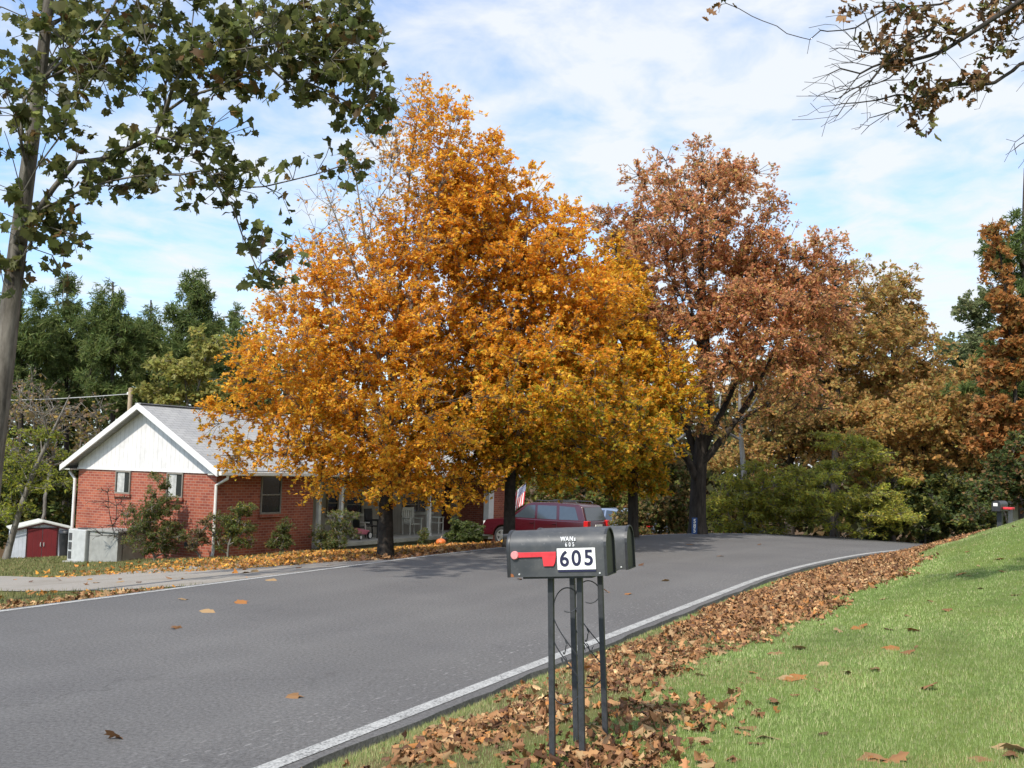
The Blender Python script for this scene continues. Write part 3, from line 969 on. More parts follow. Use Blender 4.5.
# white post at the left of the porch and the broad white column at its right end
u = on_house(340, 510, ylocal=.05)[0]
for uu, w, m_ in ((u, .055, M_WHITE), (PX0 + .28, .06, M_OFFWHITE), ((u + PX1) / 2 + .4, .055, M_WHITE)):
    mb = MB(); mb.box(uu - w, uu + w, -.05, 2 * w - .05, PFL, EV - .12); mb.box(uu - w * 1.5, uu + w * 1.5, -.05 - w / 2, 2.5 * w - .05, PFL, PFL + .12); mb.box(uu - w * 1.5, uu + w * 1.5, -.05 - w / 2, 2.5 * w - .05, EV - .22, EV - .12)
    mb.build('porch_post', m_, house, .006)
mb = MB(); mb.box(PX1 - .18, PX1 + .19, -.06, .2, PFL - .3, EV - .12)
mb.build('porch_column', M_WHITE, house, .01)
# ornamental bracket in lacy white metal at the top of the left post
mb = MB()
for sg in (-1, 1):
    for k in range(3):
        r_ = .16 + .10 * k
        mb.tube([(u + sg * r_ * math.sin(q), 0.0, EV - .14 - r_ * 1.3 * math.cos(q)) for q in np.linspace(0, math.pi / 2, 8)], .012, 5)
mb.build('post_bracket', M_WHITE, house)
q = on_house(603 / 1, 0, ylocal=0) if False else None
a = on_house(189, 546, xlocal=0)
MB().box(-.02, .01, a[1] - .2, a[1] + .2, a[2] - .08, a[2] + .10).build('foundation_vent', M_DKGREY, house, .005)
# concrete cellar entrance on the gable side and the pale plumbing vents on the roof
a = on_house(121, 533, xlocal=-.9)
b_ = on_house(97, 532, xlocal=-.9)
mb = MB(); mb.box(-1.0, -.01, a[1] - .0, b_[1] + .2, -HZ, a[2]); mb.box(-1.05, -.01, a[1] - .05, b_[1] + .25, a[2], a[2] + .06)
mb.build('cellar_entrance', M_CELLAR, house, .01)['label'] = 'pale grey boxed cellar entrance against the gable wall'
for f_, g_ in ((.34, .78), (.42, .66)):
    mb = MB(); mb.lathe([(.05, -.1), (.05, .34), (.08, .35), (.08, .40), (.0, .44)], 10)
    mb.build('roof_vent', M_OFFWHITE, house, loc=(HL * f_, -OH + (yr + OH) * g_, EV + (RIDGE - EV) * g_), smooth=True)

# air conditioner by the gable's far corner
p = on_house(86, 552, xlocal=-.75)
px_ = HC[:2] + HX * p[0] + HY * p[1]
ac = thing('air_conditioner', 'pale grey air conditioner cabinet at the far corner of the brick gable', 'air conditioner', (px_[0], px_[1], tz(*px_)), house_rz)
mb = MB(); mb.box(-.36, .36, -.42, .42, .04, 1.02); mb.build('cabinet', M_GREYMETAL, ac, .03)
mb = MB()
for k in range(7):
    mb.box(-.30, .30, .421, .435, .16 + k * .11, .21 + k * .11)
for k in range(3):
    mb.box(-.375, -.361, .22, .36, .12 + k * .28, .34 + k * .28)
mb.build('louvre', M_DKGREY, ac)
mb = MB(); mb.lathe([(.0, 1.021), (.28, 1.021), (.28, 1.05), (.0, 1.06)], 18); mb.build('fan_grille', M_DKGREY, ac)
mb = MB(); mb.box(-.45, .45, -.5, .5, -.3, .04); mb.build('base', M_CONC, ac)

# ---- porch furniture
def porch(x, y, yl):
    q = on_house(x, y, ylocal=yl)
    w = HC[:2] + HX * q[0] + HY * yl
    return (w[0], w[1], HC[2] + PFL)
def armchair(name, label, mat, loc, rz, group):
    r_ = thing(name, label, 'chair', loc, rz, group)
    for sx_ in (-1, 1):
        for fy, h in ((-.22, .62), (.24, .95)):
            mb = MB(); mb.tube([(sx_ * .26, fy, 0), (sx_ * .26, fy + (.08 if h > .8 else 0), h)], .028, 6); mb.build('leg', mat, r_)
        mb = MB(); mb.box(sx_ * .26 - .045, sx_ * .26 + .045, -.27, .30, .61, .645); mb.build('armrest', mat, r_, .008)
    mb = MB()
    for k in range(5):
        mb.box(-.23, .23, -.24 + k * .095, -.165 + k * .095, .40, .43)
    mb.build('seat', mat, r_)
    mb = MB()
    for k in range(5):
        xx = -.19 + k * .095
        mb.prism([(xx - .033, .22, .44), (xx + .033, .22, .44), (xx + .033, .25, .44), (xx - .033, .25, .44)], [(xx - .033, .31, 1.0), (xx + .033, .31, 1.0), (xx + .033, .34, 1.0), (xx - .033, .34, 1.0)])
    mb.box(-.26, .26, .30, .35, .93, 1.03)
    mb.build('backrest', mat, r_)
    return r_
armchair('porch_chair', 'white slatted porch chair nearest the maple trunk', M_OFFWHITE, porch(412, 536, .8), house_rz - .3, 'white chairs on the porch')
armchair('porch_chair', 'white slatted porch chair beside the dark red door', M_OFFWHITE, porch(435, 537, .8), house_rz + .3, 'white chairs on the porch')
armchair('metal_chair', 'black metal armchair on the porch behind the maple trunk', M_BLACKP, porch(375, 536, .7), house_rz + .2, None)
# child's ride-on trike
tl = porch(362, 536, .45)
tr = thing('ride_on_toy', 'pink and black ride-on toy with pale wheels on the porch', 'toy', tl, house_rz + .15)
mb = MB(); mb.prism([(-.42, -.10, .22), (.30, -.10, .14), (.36, -.10, .30), (-.05, -.10, .36), (-.40, -.10, .42)], [(-.42, .10, .22), (.30, .10, .14), (.36, .10, .30), (-.05, .10, .36), (-.40, .10, .42)])
mb.build('body', M_PINK, tr, .03)
for x_, y_, r_ in ((.28, -.14, .13), (-.38, -.16, .09), (-.38, .16, .09)):
    wv = MB().lathe([(.02, -.03), (r_, -.03), (r_, .03), (.02, .03)], 16, 'y', (x_, y_, r_)).build('wheel', M_BLACKP, tr)
    MB().lathe([(.0, -.036), (r_ * .72, -.036), (r_ * .72, .036), (.0, .036)], 16, 'y', (x_, y_, r_)).build('hub', M_WHITE, wv)
mb = MB(); mb.tube([(.22, 0, .3), (.16, 0, .58)], .02, 6); mb.tube([(.16, -.18, .58), (.16, .18, .58)], .022, 6)
mb.build('handlebar', M_WHITE, tr)
mb = MB(); mb.box(-.36, -.06, -.13, .13, .40, .47); mb.prism([(-.42, -.13, .44), (-.34, -.13, .44), (-.40, -.13, .72), (-.46, -.13, .72)], [(-.42, .13, .44), (-.34, .13, .44), (-.40, .13, .72), (-.46, .13, .72)])
mb.build('seat', M_BLACKP, tr, .02)
# flag on a slanting staff at the porch's right end
fq = on_house(508, 500, ylocal=-.1)
fw = HC[:2] + HX * (HL - .2) + HY * -.05
fz = HC[2] + fq[2]
M_FLAG, t, b = newmat('flag_cloth')
uvn = N(t, 'ShaderNodeUVMap'); su = N(t, 'ShaderNodeSeparateXYZ'); t.links.new(uvn.outputs[0], su.inputs[0])
st_ = tmath(t, 'GREATER_THAN', tmath(t, 'FRACT', tmath(t, 'MULTIPLY', su.outputs[1], 6.5)), .5)
c_ = mixc(t, st_, (.55, .03, .05), (.75, .74, .74))
can = tmath(t, 'MULTIPLY', tmath(t, 'LESS_THAN', su.outputs[0], .42), tmath(t, 'GREATER_THAN', su.outputs[1], .46))
mpf = N(t, 'ShaderNodeMapping'); mpf.inputs['Scale'].default_value = (14, 18, 1); t.links.new(uvn.outputs[0], mpf.inputs[0])
vo = N(t, 'ShaderNodeTexVoronoi'); vo.inputs['Scale'].default_value = 1; vo.inputs['Randomness'].default_value = 0; t.links.new(mpf.outputs[0], vo.inputs['Vector'])
c_ = mixc(t, can, c_, mixc(t, tmath(t, 'LESS_THAN', vo.outputs['Distance'], .28), (.04, .06, .20), (.75, .75, .75)))
t.links.new(c_, b.inputs['Base Color']); b.inputs['Roughness'].default_value = .8
fl = thing('porch_flag', 'small striped flag drooping from a staff between the maple trunk and the maroon car', 'flag', (fw[0], fw[1], fz), house_rz - .9)
mb = MB(); mb.tube([(0, 0, -.2), (1.0, 0, .85)], .016, 6); mb.build('staff', M_WOOD, fl)
nu, nv = 14, 14
vs = []; fs = []; uvl = []
for i in range(nu):
    for j in range(nv):
        a_, c2 = i / (nu - 1), j / (nv - 1)
        # hoist along the staff, fly hanging down in folds
        x_ = .95 - .62 * (1 - c2) - a_ * .10; z_ = .80 - .62 * (1 - c2) * 1.0 - a_ * .95 + .1 * a_ * (1 - c2)
        y_ = .05 * math.sin(c2 * 9 + a_ * 2) * (.4 + a_)
        vs.append((x_, y_, z_)); uvl.append((a_, c2))
for i in range(nu - 1):
    for j in range(nv - 1):
        fs.append((i * nv + j, i * nv + j + 1, (i + 1) * nv + j + 1, (i + 1) * nv + j))
me = bpy.data.meshes.new('cloth'); me.from_pydata(vs, [], fs)
ul = me.uv_layers.new(name='UVMap')
for lp in me.loops:
    ul.data[lp.index].uv = uvl[lp.vertex_index]
me.polygons.foreach_set('use_smooth', [True] * len(me.polygons))
o = link('cloth', me, M_FLAG, fl)
sm = o.modifiers.new('thickness', 'SOLIDIFY'); sm.thickness = .006
# pumpkin on the ground in front of the porch
pq = gp(441, 33.0, 541)
pk = thing('pumpkin', 'small orange pumpkin on the ground beside the rounded evergreen bush', 'pumpkin', pq)
nn = 32; vs = []; fs = []
for i in range(11):
    th = math.pi * i / 10
    for k in range(nn):
        a_ = 2 * math.pi * k / nn
        rr = .15 * math.sin(th) * (1 + .07 * abs(math.cos(a_ * 5))) + .004
        vs.append((rr * math.cos(a_), rr * math.sin(a_), .13 - .12 * math.cos(th)))
for i in range(10):
    for k in range(nn):
        fs.append((i * nn + k, i * nn + (k + 1) % nn, (i + 1) * nn + (k + 1) % nn, (i + 1) * nn + k))
MB().add(vs, fs).build('shell', M_PUMP, pk, smooth=True)
MB().tube([(0, 0, .24), (.01, 0, .29), (.03, .01, .33)], [.025, .018, .016], 6).build('stalk', M_WOOD, pk)

# ================================================================== SHED, BIN, POLE
sp = P(39, 553, 48); sp = np.array([sp[0], sp[1], tz(sp[0], sp[1])])
shed = thing('garden_shed', 'low white metal garden shed with dark red double doors behind the brick house', 'shed', sp, math.atan2(-sp[0], sp[1]) + .10)
hw = 1.22; hd = 1.0
pr = [(-hw, 1.40), (0, 1.74), (hw, 1.40)]
mb = MB(); o1 = [(-hw, -hd, 0), (hw, -hd, 0), (hw, -hd, 1.38), (0, -hd, 1.68), (-hw, -hd, 1.38)]
mb.prism(o1, [(x, hd, z) for x, y, z in o1]); mb.build('wall', M_SHED, shed)
for s_ in (-1, 1):
    mb = MB(); lo = [(s_ * (hw + .12), -hd - .12, 1.36), (0, -hd - .12, 1.70), (0, -hd - .12, 1.75), (s_ * (hw + .12), -hd - .12, 1.41)]
    mb.prism(lo, [(x, hd + .12, z) for x, y, z in lo]); mb.build('roof', M_OFFWHITE, shed)
mb = MB(); mb.prism([(-hw - .1, -hd - .135, 1.34), (0, -hd - .135, 1.68), (hw + .1, -hd - .135, 1.34), (hw + .1, -hd - .135, 1.28), (0, -hd - .135, 1.62), (-hw - .1, -hd - .135, 1.28)],
                    [(-hw - .1, -hd - .121, 1.34), (0, -hd - .121, 1.68), (hw + .1, -hd - .121, 1.34), (hw + .1, -hd - .121, 1.28), (0, -hd - .121, 1.62), (-hw - .1, -hd - .121, 1.28)])
mb.build('fascia', M_DKRED, shed)
for s_ in (-1, 1):
    mb = MB(); mb.box(min(0.012 * s_, .60 * s_), max(.012 * s_, .60 * s_), -hd - .04, -hd - .003, .05, 1.40)
    dr_ = mb.build('door', M_SHEDDOOR, shed, .006)
    MB().box(s_ * .07 - .015, s_ * .07 + .015, -hd - .07, -hd - .04, .62, .80).build('handle', M_GREYMETAL, dr_)
mb = MB(); mb.box(-.66, .66, -hd - .03, -hd - .003, 1.405, 1.46); mb.box(-.66, -.605, -hd - .03, -hd - .003, .04, 1.40); mb.box(.605, .66, -hd - .03, -hd - .003, .04, 1.40)
mb.build('door_frame', M_DKRED, shed)
mb = MB(); mb.tube([(hw + .13, -hd - .1, 1.34), (hw + .13, -hd - .1, .75)], .05, 8); mb.build('downspout', M_OFFWHITE, shed)
bp = P(66, 553, 46); bp = np.array([bp[0], bp[1], tz(bp[0], bp[1])])
bn = thing('waste_bin', 'black plastic bin standing between the white shed and the brick house', 'bin', bp)
MB().lathe([(.0, 0), (.27, 0), (.33, 1.0), (.36, 1.0), (.36, 1.06), (.30, 1.14), (.0, 1.18)], 20).build('body', M_BLACKP, bn, smooth=True)
pp_ = gp(124.5, 52, 500)
topz = P(124.5, 388, 52)[2]
pole = thing('utility_pole', 'weathered wooden utility pole rising behind the house roof with a wire running left', 'pole', pp_)
MB().lathe([(.14, -.3), (.105, topz - pp_[2]), (.0, topz - pp_[2] + .03)], 12).build('shaft', M_WOOD, pole, smooth=True)
hz = topz - pp_[2] - .3
wl = [( -16 * q, 3 * q, hz + .1 * q - 1.3 * math.sin(math.pi * q) * .35) for q in np.linspace(0, 1, 14)]
MB().tube([(x - .12, y, z) for x, y, z in wl], .022, 5).build('wire', M_GREYMETAL, pole)
MB().lathe([(.02, 0), (.06, .02), (.05, .12), (.02, .15)], 8, 'z', (-.13, 0, hz - .05)).build('insulator', M_WHITE, pole)

# ================================================================== CARS
def car(name, label, loc, rz, spec):
    """local +x forward, z up"""
    r_ = thing(name, label, 'car', loc, rz)
    L, hw, paint = spec['L'], spec['hw'], spec['paint']
    wr, wxs = spec['wr'], spec['wx']
    out = []
    for (x, z) in spec['low']:
        if x == 'arch':
            cx_, zz_ = wxs[z], wr
            ra = wr * 1.16
            for a_ in np.linspace(math.pi, 0, 11):
                out.append((cx_ + ra * math.cos(a_), max(spec['sill'], zz_ + ra * math.sin(a_))))
        else:
            out.append((x, z))
    mid = [(x, -hw, z) for x, z in out]; mid2 = [(x, hw, z) for x, z in out]
    mb = MB(); mb.prism(mid, mid2); mb.build('body', paint, r_, .05, smooth=True, seg=3)
    # greenhouse
    def yw(z):
        t_ = (z - spec['belt']) / (spec['roof'] - spec['belt'])
        return hw - .06 - spec['tumble'] * t_
    g = spec['cab']
    mb = MB(); mb.prism([(x, -yw(z), z) for x, z in g], [(x, yw(z), z) for x, z in g]); mb.build('cabin', paint, r_, .05, smooth=True, seg=3)
    for s_ in (-1, 1):
        for q in spec['win']:
            lo = [(x, s_ * (yw(z) - .01), z) for x, z in q]; hi = [(x, s_ * (yw(z) + .006), z) for x, z in q]
            MB().prism(lo, hi).build('side_window', M_CARGLASS, r_)
    for nm, (xa, za, xb, zb) in (('windscreen', spec['ws']), ('rear_window', spec['rw'])):
        nx_, nz_ = (zb - za), -(xb - xa)
        ln = math.hypot(nx_, nz_); sg = 1 if nm == 'windscreen' else -1
        nx_, nz_ = abs(nx_) / ln * sg, abs(nz_) / ln
        def qd(o): return [(xa + nx_ * o, -yw(za) + .10, za + nz_ * o), (xa + nx_ * o, yw(za) - .10, za + nz_ * o), (xb + nx_ * o, yw(zb) - .10, zb + nz_ * o), (xb + nx_ * o, -yw(zb) + .10, zb + nz_ * o)]
        MB().prism(qd(-.02), qd(.008)).build(nm, M_CARGLASS, r_)
    for cx_ in wxs:
        for s_ in (-1, 1):
            w0 = s_ * (hw - .10)
            wh = MB().lathe([(.02, -.11), (wr - .03, -.11), (wr, -.08), (wr, .08), (wr - .03, .11), (.02, .11)], 26, 'y', (cx_, w0, wr)).build('wheel', M_TYRE, r_, smooth=True)
            rm = MB()
            f0 = w0 + s_ * .105
            rm.tube([(cx_ + wr * .62 * math.cos(a_), f0 + s_ * .008, wr + wr * .62 * math.sin(a_)) for a_ in np.linspace(0, 2 * math.pi, 25)], .022, 6, cap=False)
            for k in range(5):
                a_ = 2 * math.pi * k / 5 + .3
                ca, sa = math.cos(a_), math.sin(a_)
                w_ = .05
                qd = [(cx_ + ca * .03 - sa * w_, wr + sa * .03 + ca * w_), (cx_ + ca * wr * .6 - sa * w_, wr + sa * wr * .6 + ca * w_), (cx_ + ca * wr * .6 + sa * w_, wr + sa * wr * .6 - ca * w_), (cx_ + ca * .03 + sa * w_, wr + sa * .03 - ca * w_)]
                rm.prism([(x, f0 + s_ * .002, z) for x, z in qd], [(x, f0 + s_ * .018, z) for x, z in qd])
            rm.lathe([(.0, 0), (.075, 0), (.075, s_ * .024), (.0, s_ * .028)], 14, 'y', (cx_, f0, wr))
            rm.build('rim', M_RIM, wh)
    for s_ in (-1, 1):
        x0, x1, z0, z1 = spec['tail']
        MB().box(x0, x1, min(s_ * (hw - .24), s_ * (hw + .008)), max(s_ * (hw - .24), s_ * (hw + .008)), z0, z1).build('tail_light', M_TAIL, r_, .02)
        x0, x1, z0, z1 = spec['head']
        MB().box(x0, x1, min(s_ * (hw - .36), s_ * (hw - .02)), max(s_ * (hw - .36), s_ * (hw - .02)), z0, z1).build('headlight', M_LAMP, r_, .03)
        mx_ = spec['mirror']
        MB().box(mx_ - .08, mx_ + .06, min(s_ * (hw - .03), s_ * (hw + .19)), max(s_ * (hw - .03), s_ * (hw + .19)), spec['belt'] + .03, spec['belt'] + .18).build('mirror', paint, r_, .03)
        for hx_ in spec['handles']:
            MB().box(hx_ - .09, hx_ + .09, min(s_ * (hw - .005), s_ * (hw + .03)), max(s_ * (hw - .005), s_ * (hw + .03)), spec['belt'] - .14, spec['belt'] - .10).build('door_handle', paint, r_, .008)
        if spec.get('rails'):
            a_, c2 = spec['rails']
            y_ = s_ * (yw(spec['roof']) - .10)
            MB().tube([(a_, y_, spec['roof'] - .01), (a_ + .08, y_, spec['roof'] + .06), (c2 - .08, y_, spec['roof'] + .06), (c2, y_, spec['roof'] - .01)], .02, 6).build('roof_rail', M_TRIMBLK, r_)
        mbt = MB(); mbt.box(spec['wx'][0] + wr * 1.3, spec['wx'][1] - wr * 1.3, min(s_ * hw, s_ * (hw + .02)), max(s_ * hw, s_ * (hw + .02)), spec['sill'] + .12, spec['sill'] + .22)
        mbt.build('side_moulding', spec.get('moulding', paint), r_, .008)
        for xx in spec['seams']:
            mbt = MB()
            mbt.box(xx - .006, xx + .006, min(s_ * (hw - .01), s_ * (hw + .003)), max(s_ * (hw - .01), s_ * (hw + .003)), spec['sill'] + .05, spec['belt'] - .03)
            mbt.build('door_seam', M_TRIMBLK, r_)
    MB().box(-L / 2 - .03, -L / 2 + .06, -hw + .06, hw - .06, spec['sill'] + .05, spec['sill'] + .30).build('rear_bumper', paint, r_, .03)
    MB().box(-L / 2 - .012, -L / 2 + .02, -.26, .26, spec['plz'], spec['plz'] + .15).build('number_plate', M_PLATE, r_)
    MB().box(L / 2 - .04, L / 2 + .03, -hw + .06, hw - .06, spec['sill'] + .05, spec['sill'] + .28).build('front_bumper', paint, r_, .03)
    return r_
suv = dict(L=4.7, hw=.90, paint=M_CARRED, wr=.365, wx=(-1.36, 1.42), sill=.36, belt=1.08, roof=1.74, tumble=.13,
           low=[(-2.33, .50), (-2.30, .38), ('arch', 0), ('arch', 1), (2.28, .38), (2.35, .52), (2.33, .80), (2.20, .98), (1.15, 1.10), (-2.26, 1.10), (-2.35, .80)],
           cab=[(-2.25, 1.06), (1.22, 1.06), (.45, 1.64), (.20, 1.71), (-.8, 1.74), (-1.85, 1.70), (-2.02, 1.64)],
           win=[[(.98, 1.12), (.36, 1.60), (.02, 1.62), (-.02, 1.12)], [(-.12, 1.12), (-.08, 1.62), (-.92, 1.63), (-.98, 1.12)], [(-1.10, 1.12), (-1.05, 1.63), (-1.72, 1.60), (-1.92, 1.14)]],
           ws=(1.12, 1.13, .50, 1.60), rw=(-2.225, 1.12, -2.05, 1.60), tail=(-2.36, -2.18, .86, 1.12), head=(2.20, 2.34, .72, .92), mirror=.95, handles=(.08, -.92), rails=(-1.75, .1),
           seams=(1.08, -.05, -1.02), plz=.82)
sv = P(545, 545, 40.6)
car('estate_car', 'maroon sport utility car parked side-on at the end of the house', (sv[0], sv[1], tz(sv[0], sv[1])), math.pi - R(33), suv)
sed = dict(L=4.5, hw=.87, paint=M_CARBLUE, wr=.31, wx=(-1.30, 1.36), sill=.28, belt=.93, roof=1.42, tumble=.20, moulding=M_CARBLUE,
           low=[(-2.24, .45), (-2.2, .30), ('arch', 0), ('arch', 1), (2.18, .30), (2.25, .45), (2.22, .68), (2.0, .80), (1.05, .95), (-1.5, .96), (-2.15, .98), (-2.25, .92)],
           cab=[(-1.75, .93), (1.22, .91), (.40, 1.34), (.15, 1.41), (-.35, 1.42), (-.85, 1.36)],
           win=[[(.86, .97), (.34, 1.31), (-.08, 1.35), (-.10, .97)], [(-.18, .97), (-.16, 1.35), (-.72, 1.31), (-1.15, .98)]],
           ws=(1.12, .97, .46, 1.30), rw=(-1.66, .99, -.92, 1.32), tail=(-2.26, -1.95, .76, .93), head=(2.05, 2.24, .58, .74), mirror=.85, handles=(.02, -1.0), seams=(1.0, -.13, -1.1), plz=.62)
sv = P(611, 520, 42.5)
car('saloon_car', 'silver blue saloon with red tail lights parked behind the maroon car', (sv[0], sv[1], tz(sv[0], sv[1])), math.pi - R(36), sed)
print('SUVCHK', [proj(np.array([*P(505, 545, 42)[:2], tz(*P(505, 545, 42)[:2])]))], 'sed', proj((sv[0], sv[1], tz(sv[0], sv[1]) + 1.42)))

# ================================================================== MAILBOXES
def arch_profile(w, h, n=14):
    r_ = w / 2
    pts = [(-r_, 0), (r_, 0), (r_, h - r_ * .92)]
    for k in range(1, n):
        a_ = math.pi * k / n
        pts.append((r_ * math.cos(a_), h - r_ * .92 + r_ * .92 * math.sin(a_)))
    pts.append((-r_, h - r_ * .92))
    return pts
def text_mesh(name, body, size, mat, parent, loc, rot, thick=.0008, bold=.0, squeeze=1.0):
    cu = bpy.data.curves.new(name, 'FONT'); cu.body = body; cu.size = size; cu.align_x = 'CENTER'; cu.align_y = 'CENTER'
    cu.extrude = thick; cu.offset = bold; cu.resolution_u = 6
    tmp = bpy.data.objects.new(name, cu); COL.objects.link(tmp)
    bpy.context.view_layer.update()
    me = bpy.data.meshes.new_from_object(tmp.evaluated_get(bpy.context.evaluated_depsgraph_get()))
    bpy.data.objects.remove(tmp); bpy.data.curves.remove(cu)
    me.transform(Matrix.Diagonal((squeeze, 1, 1, 1)))
    me.materials.clear()
    return link(name, me, mat, parent, loc, rot)
MBW, MBH, MBL = .158, .204, .445
def mailbox(label, base, rz, lean, posts, box_c, zbox, marked):
    """local x along the box towards its back plate (right in the photo), -y the near long side"""
    r_ = thing('mailbox', label, 'mailbox', base, rz, 'roadside mailboxes on iron posts')
    # box, rolled a little in its long direction
    bm_ = MB(); pr_ = arch_profile(MBW, MBH)
    tilt = R(-4.2)
    bx = bm_
    n = len(pr_)
    bx.prism([(-MBL / 2, y, z) for y, z in pr_], [(MBL / 2, y, z) for y, z in pr_])
    body = bx.build('box', M_BOXPAINT, r_, smooth=True, loc=(box_c[0], box_c[1], zbox), rot=(0, tilt, 0))
    # rolled rim at the back end with the plate set in, and the door with its lip at the front end
    rim = MB(); big = arch_profile(MBW + .008, MBH + .004)
    inn = arch_profile(MBW - .012, MBH - .006)
    for xx in (MBL / 2 + .0005,):
        lo = [(xx, y, z - .001) for y, z in big]; hi = [(xx + .012, y, z - .001) for y, z in big]
        li = [(xx, y, z + .003) for y, z in inn]; hi_i = [(xx + .012, y, z + .003) for y, z in inn]
        m = len(lo)
        rim.add(lo + hi + li + hi_i, [(i, (i + 1) % m, m + (i + 1) % m, m + i) for i in range(m)] + [(2 * m + i, 3 * m + i, 3 * m + (i + 1) % m, 2 * m + (i + 1) % m) for i in range(m)] + [(m + i, m + (i + 1) % m, 3 * m + (i + 1) % m, 3 * m + i) for i in range(m)])
    rim.build('back_rim', M_BLACK, body)
    bp_ = MB(); bp_.prism([(MBL / 2 + .001, y, z + .003) for y, z in inn], [(MBL / 2 + .004, y, z + .003) for y, z in inn]); bp_.build('back_plate', M_BACKPLATE, body)
    dr_ = MB(); lo = arch_profile(MBW + .006, MBH + .004); dr_.prism([(-MBL / 2 - .004, y, z - .001) for y, z in lo], [(-MBL / 2 + .012, y, z - .001) for y, z in lo])
    dr_.box(-MBL / 2 - .04, -MBL / 2 - .012, -.02, .02, MBH - .03, MBH - .015)
    dr_.build('door', M_BLACK, body, .002, smooth=True)
    rv = MB()
    for xx in (-.17, .2):
        rv.lathe([(.0, -MBW / 2 - .004), (.004, -MBW / 2 - .003), (.005, -MBW / 2 + .001), (.0, -MBW / 2 + .001)], 8, 'y', (xx, 0, .012))
    rv.build('rivet', M_GREYMETAL, body)
    if marked:
        y0 = -MBW / 2 - .0005
        fl_ = MB()
        fx0, fz = -.190, .096
        def sec(pts, d0, d1): fl_.prism([(x, y0 - d0, z) for x, z in pts], [(x, y0 - d1, z) for x, z in pts])
        sec([(fx0, fz - .010), (fx0 + .196, fz - .008), (fx0 + .196, fz + .013), (fx0, fz + .013)], .004, .007)
        sec([(fx0 + .132, fz - .0075), (fx0 + .137, fz - .050), (fx0 + .182, fz - .050), (fx0 + .190, fz - .036), (fx0 + .196, fz - .0075)], .004, .007)
        f_ = fl_.build('flag', M_RED, body, .0012)
        MB().lathe([(.0, y0 - .014), (.016, y0 - .013), (.019, y0 - .009), (.019, y0 - .0005), (.0, y0 - .0005)], 20, 'y', (fx0 + .004, 0, fz + .001)).build('pivot', M_REDKNOB, f_, smooth=True)
        cxp, czp, tp = .098, .076, R(-.3)
        pl = MB(); pl.box(cxp - .088, cxp + .086, y0 - .0035, y0 - .0005, czp - .0465, czp + .0465)
        plate = pl.build('number_plate', M_PLATE, body, .0008)
        us = MB(); us.box(cxp - .086, cxp + .086, y0 - .0030, y0 - .0006, czp - .056, czp - .0475); us.build('plate_edge', M_INK, plate)
        for k, ch in enumerate('605'):
            text_mesh('numeral', ch, .094, M_INK, plate, (cxp + (-.055, .0, .056)[k], y0 - .0042, czp + (-.002, 0, .001)[k]), (R(90), 0, 0), bold=.0022, squeeze=.95)
        for k in (-1, 1):
            MB().box(cxp + k * .028 - .0006, cxp + k * .028 + .0006, y0 - .0039, y0 - .0034, czp - .044, czp + .044).build('plate_joint', M_GREYMETAL, plate)
        # small stick-on letters where the side begins to curve
        for k, (ch, dx) in enumerate(zip('WANs', (-.0315, -.0125, .0065, .022))):
            text_mesh('small_letter', ch, .027, M_STICK, body, (.072 + dx, y0 + .0035, .162), (R(78), R(2) * (k - 1), 0), thick=.004, bold=.0006, squeeze=.80)
        for k, ch in enumerate('605'):
            text_mesh('small_numeral', ch, .025, M_STICK, body, (.070 + (k - 1) * .0165, y0 - .0002, .138), (R(88), 0, 0), thick=.0012, bold=.0005, squeeze=.75)
        rs = MB(); rs.prism([(-.220, y0 - .001, .001), (-.194, y0 - .001, .001), (-.200, y0 - .001, .014), (-.219, y0 - .001, .017)], [(-.220, y0, .001), (-.194, y0, .001), (-.200, y0, .014), (-.219, y0, .017)])
        rs.build('rust_patch', M_RUST, body)
    # carrying plate under the box
    MB().box(-.16, .16, -.06, .06, -.010, -.001).build('tray', M_POST, body)
    # two square tube posts, leaning a little
    tops = []
    for (bx_, by_, bz_), (tx_, ty_, tz_) in posts:
        h_ = .0125
        lo = [(bx_ + a_ * h_, by_ + c2 * h_, bz_) for a_, c2 in ((-1, -1), (1, -1), (1, 1), (-1, 1))]
        hi = [(tx_ + a_ * h_, ty_ + c2 * h_, tz_) for a_, c2 in ((-1, -1), (1, -1), (1, 1), (-1, 1))]
        p_ = MB().prism(lo, hi).build('post', M_POST, r_, .002)
    # heart shaped wire scroll with leaves between the posts
    A, B_ = [np.array(t_) for _, t_ in posts]
    bA, bB = [np.array(b_) for b_, _ in posts]
    def at(u_, d_):
        """u 0..1 between the posts, d metres below the tray"""
        top = A + (B_ - A) * u_; bot = bA + (bB - bA) * u_
        f_ = d_ / (top[2] - bot[2])
        return top + (bot - top) * f_
    def bez(p0, p1, p2, p3, n=14):
        return [((1 - q) ** 3 * np.array(p0) + 3 * q * (1 - q) ** 2 * np.array(p1) + 3 * q * q * (1 - q) * np.array(p2) + q ** 3 * np.array(p3)) for q in np.linspace(0, 1, n)]
    w = MB()
    for c_ in (bez((.06, .17), (.05, .03), (.75, .02), (.97, .09)), bez((.06, .17), (.20, .24), (.7, .31), (.97, .36)),
               bez((.04, .27), (.2, .33), (.7, .40), (.97, .45)), bez((.97, .12), (.8, .16), (.6, .16), (.45, .15), 8),
               bez((.04, .52), (.2, .56), (.5, .58), (.9, .52)), bez((.5, .30), (.46, .34), (.42, .35), (.40, .33), 6), bez((.55, .385), (.5, .35), (.46, .345), (.44, .35), 6)):
        w.tube([at(u_, d_) for u_, d_ in c_], .0028, 5)
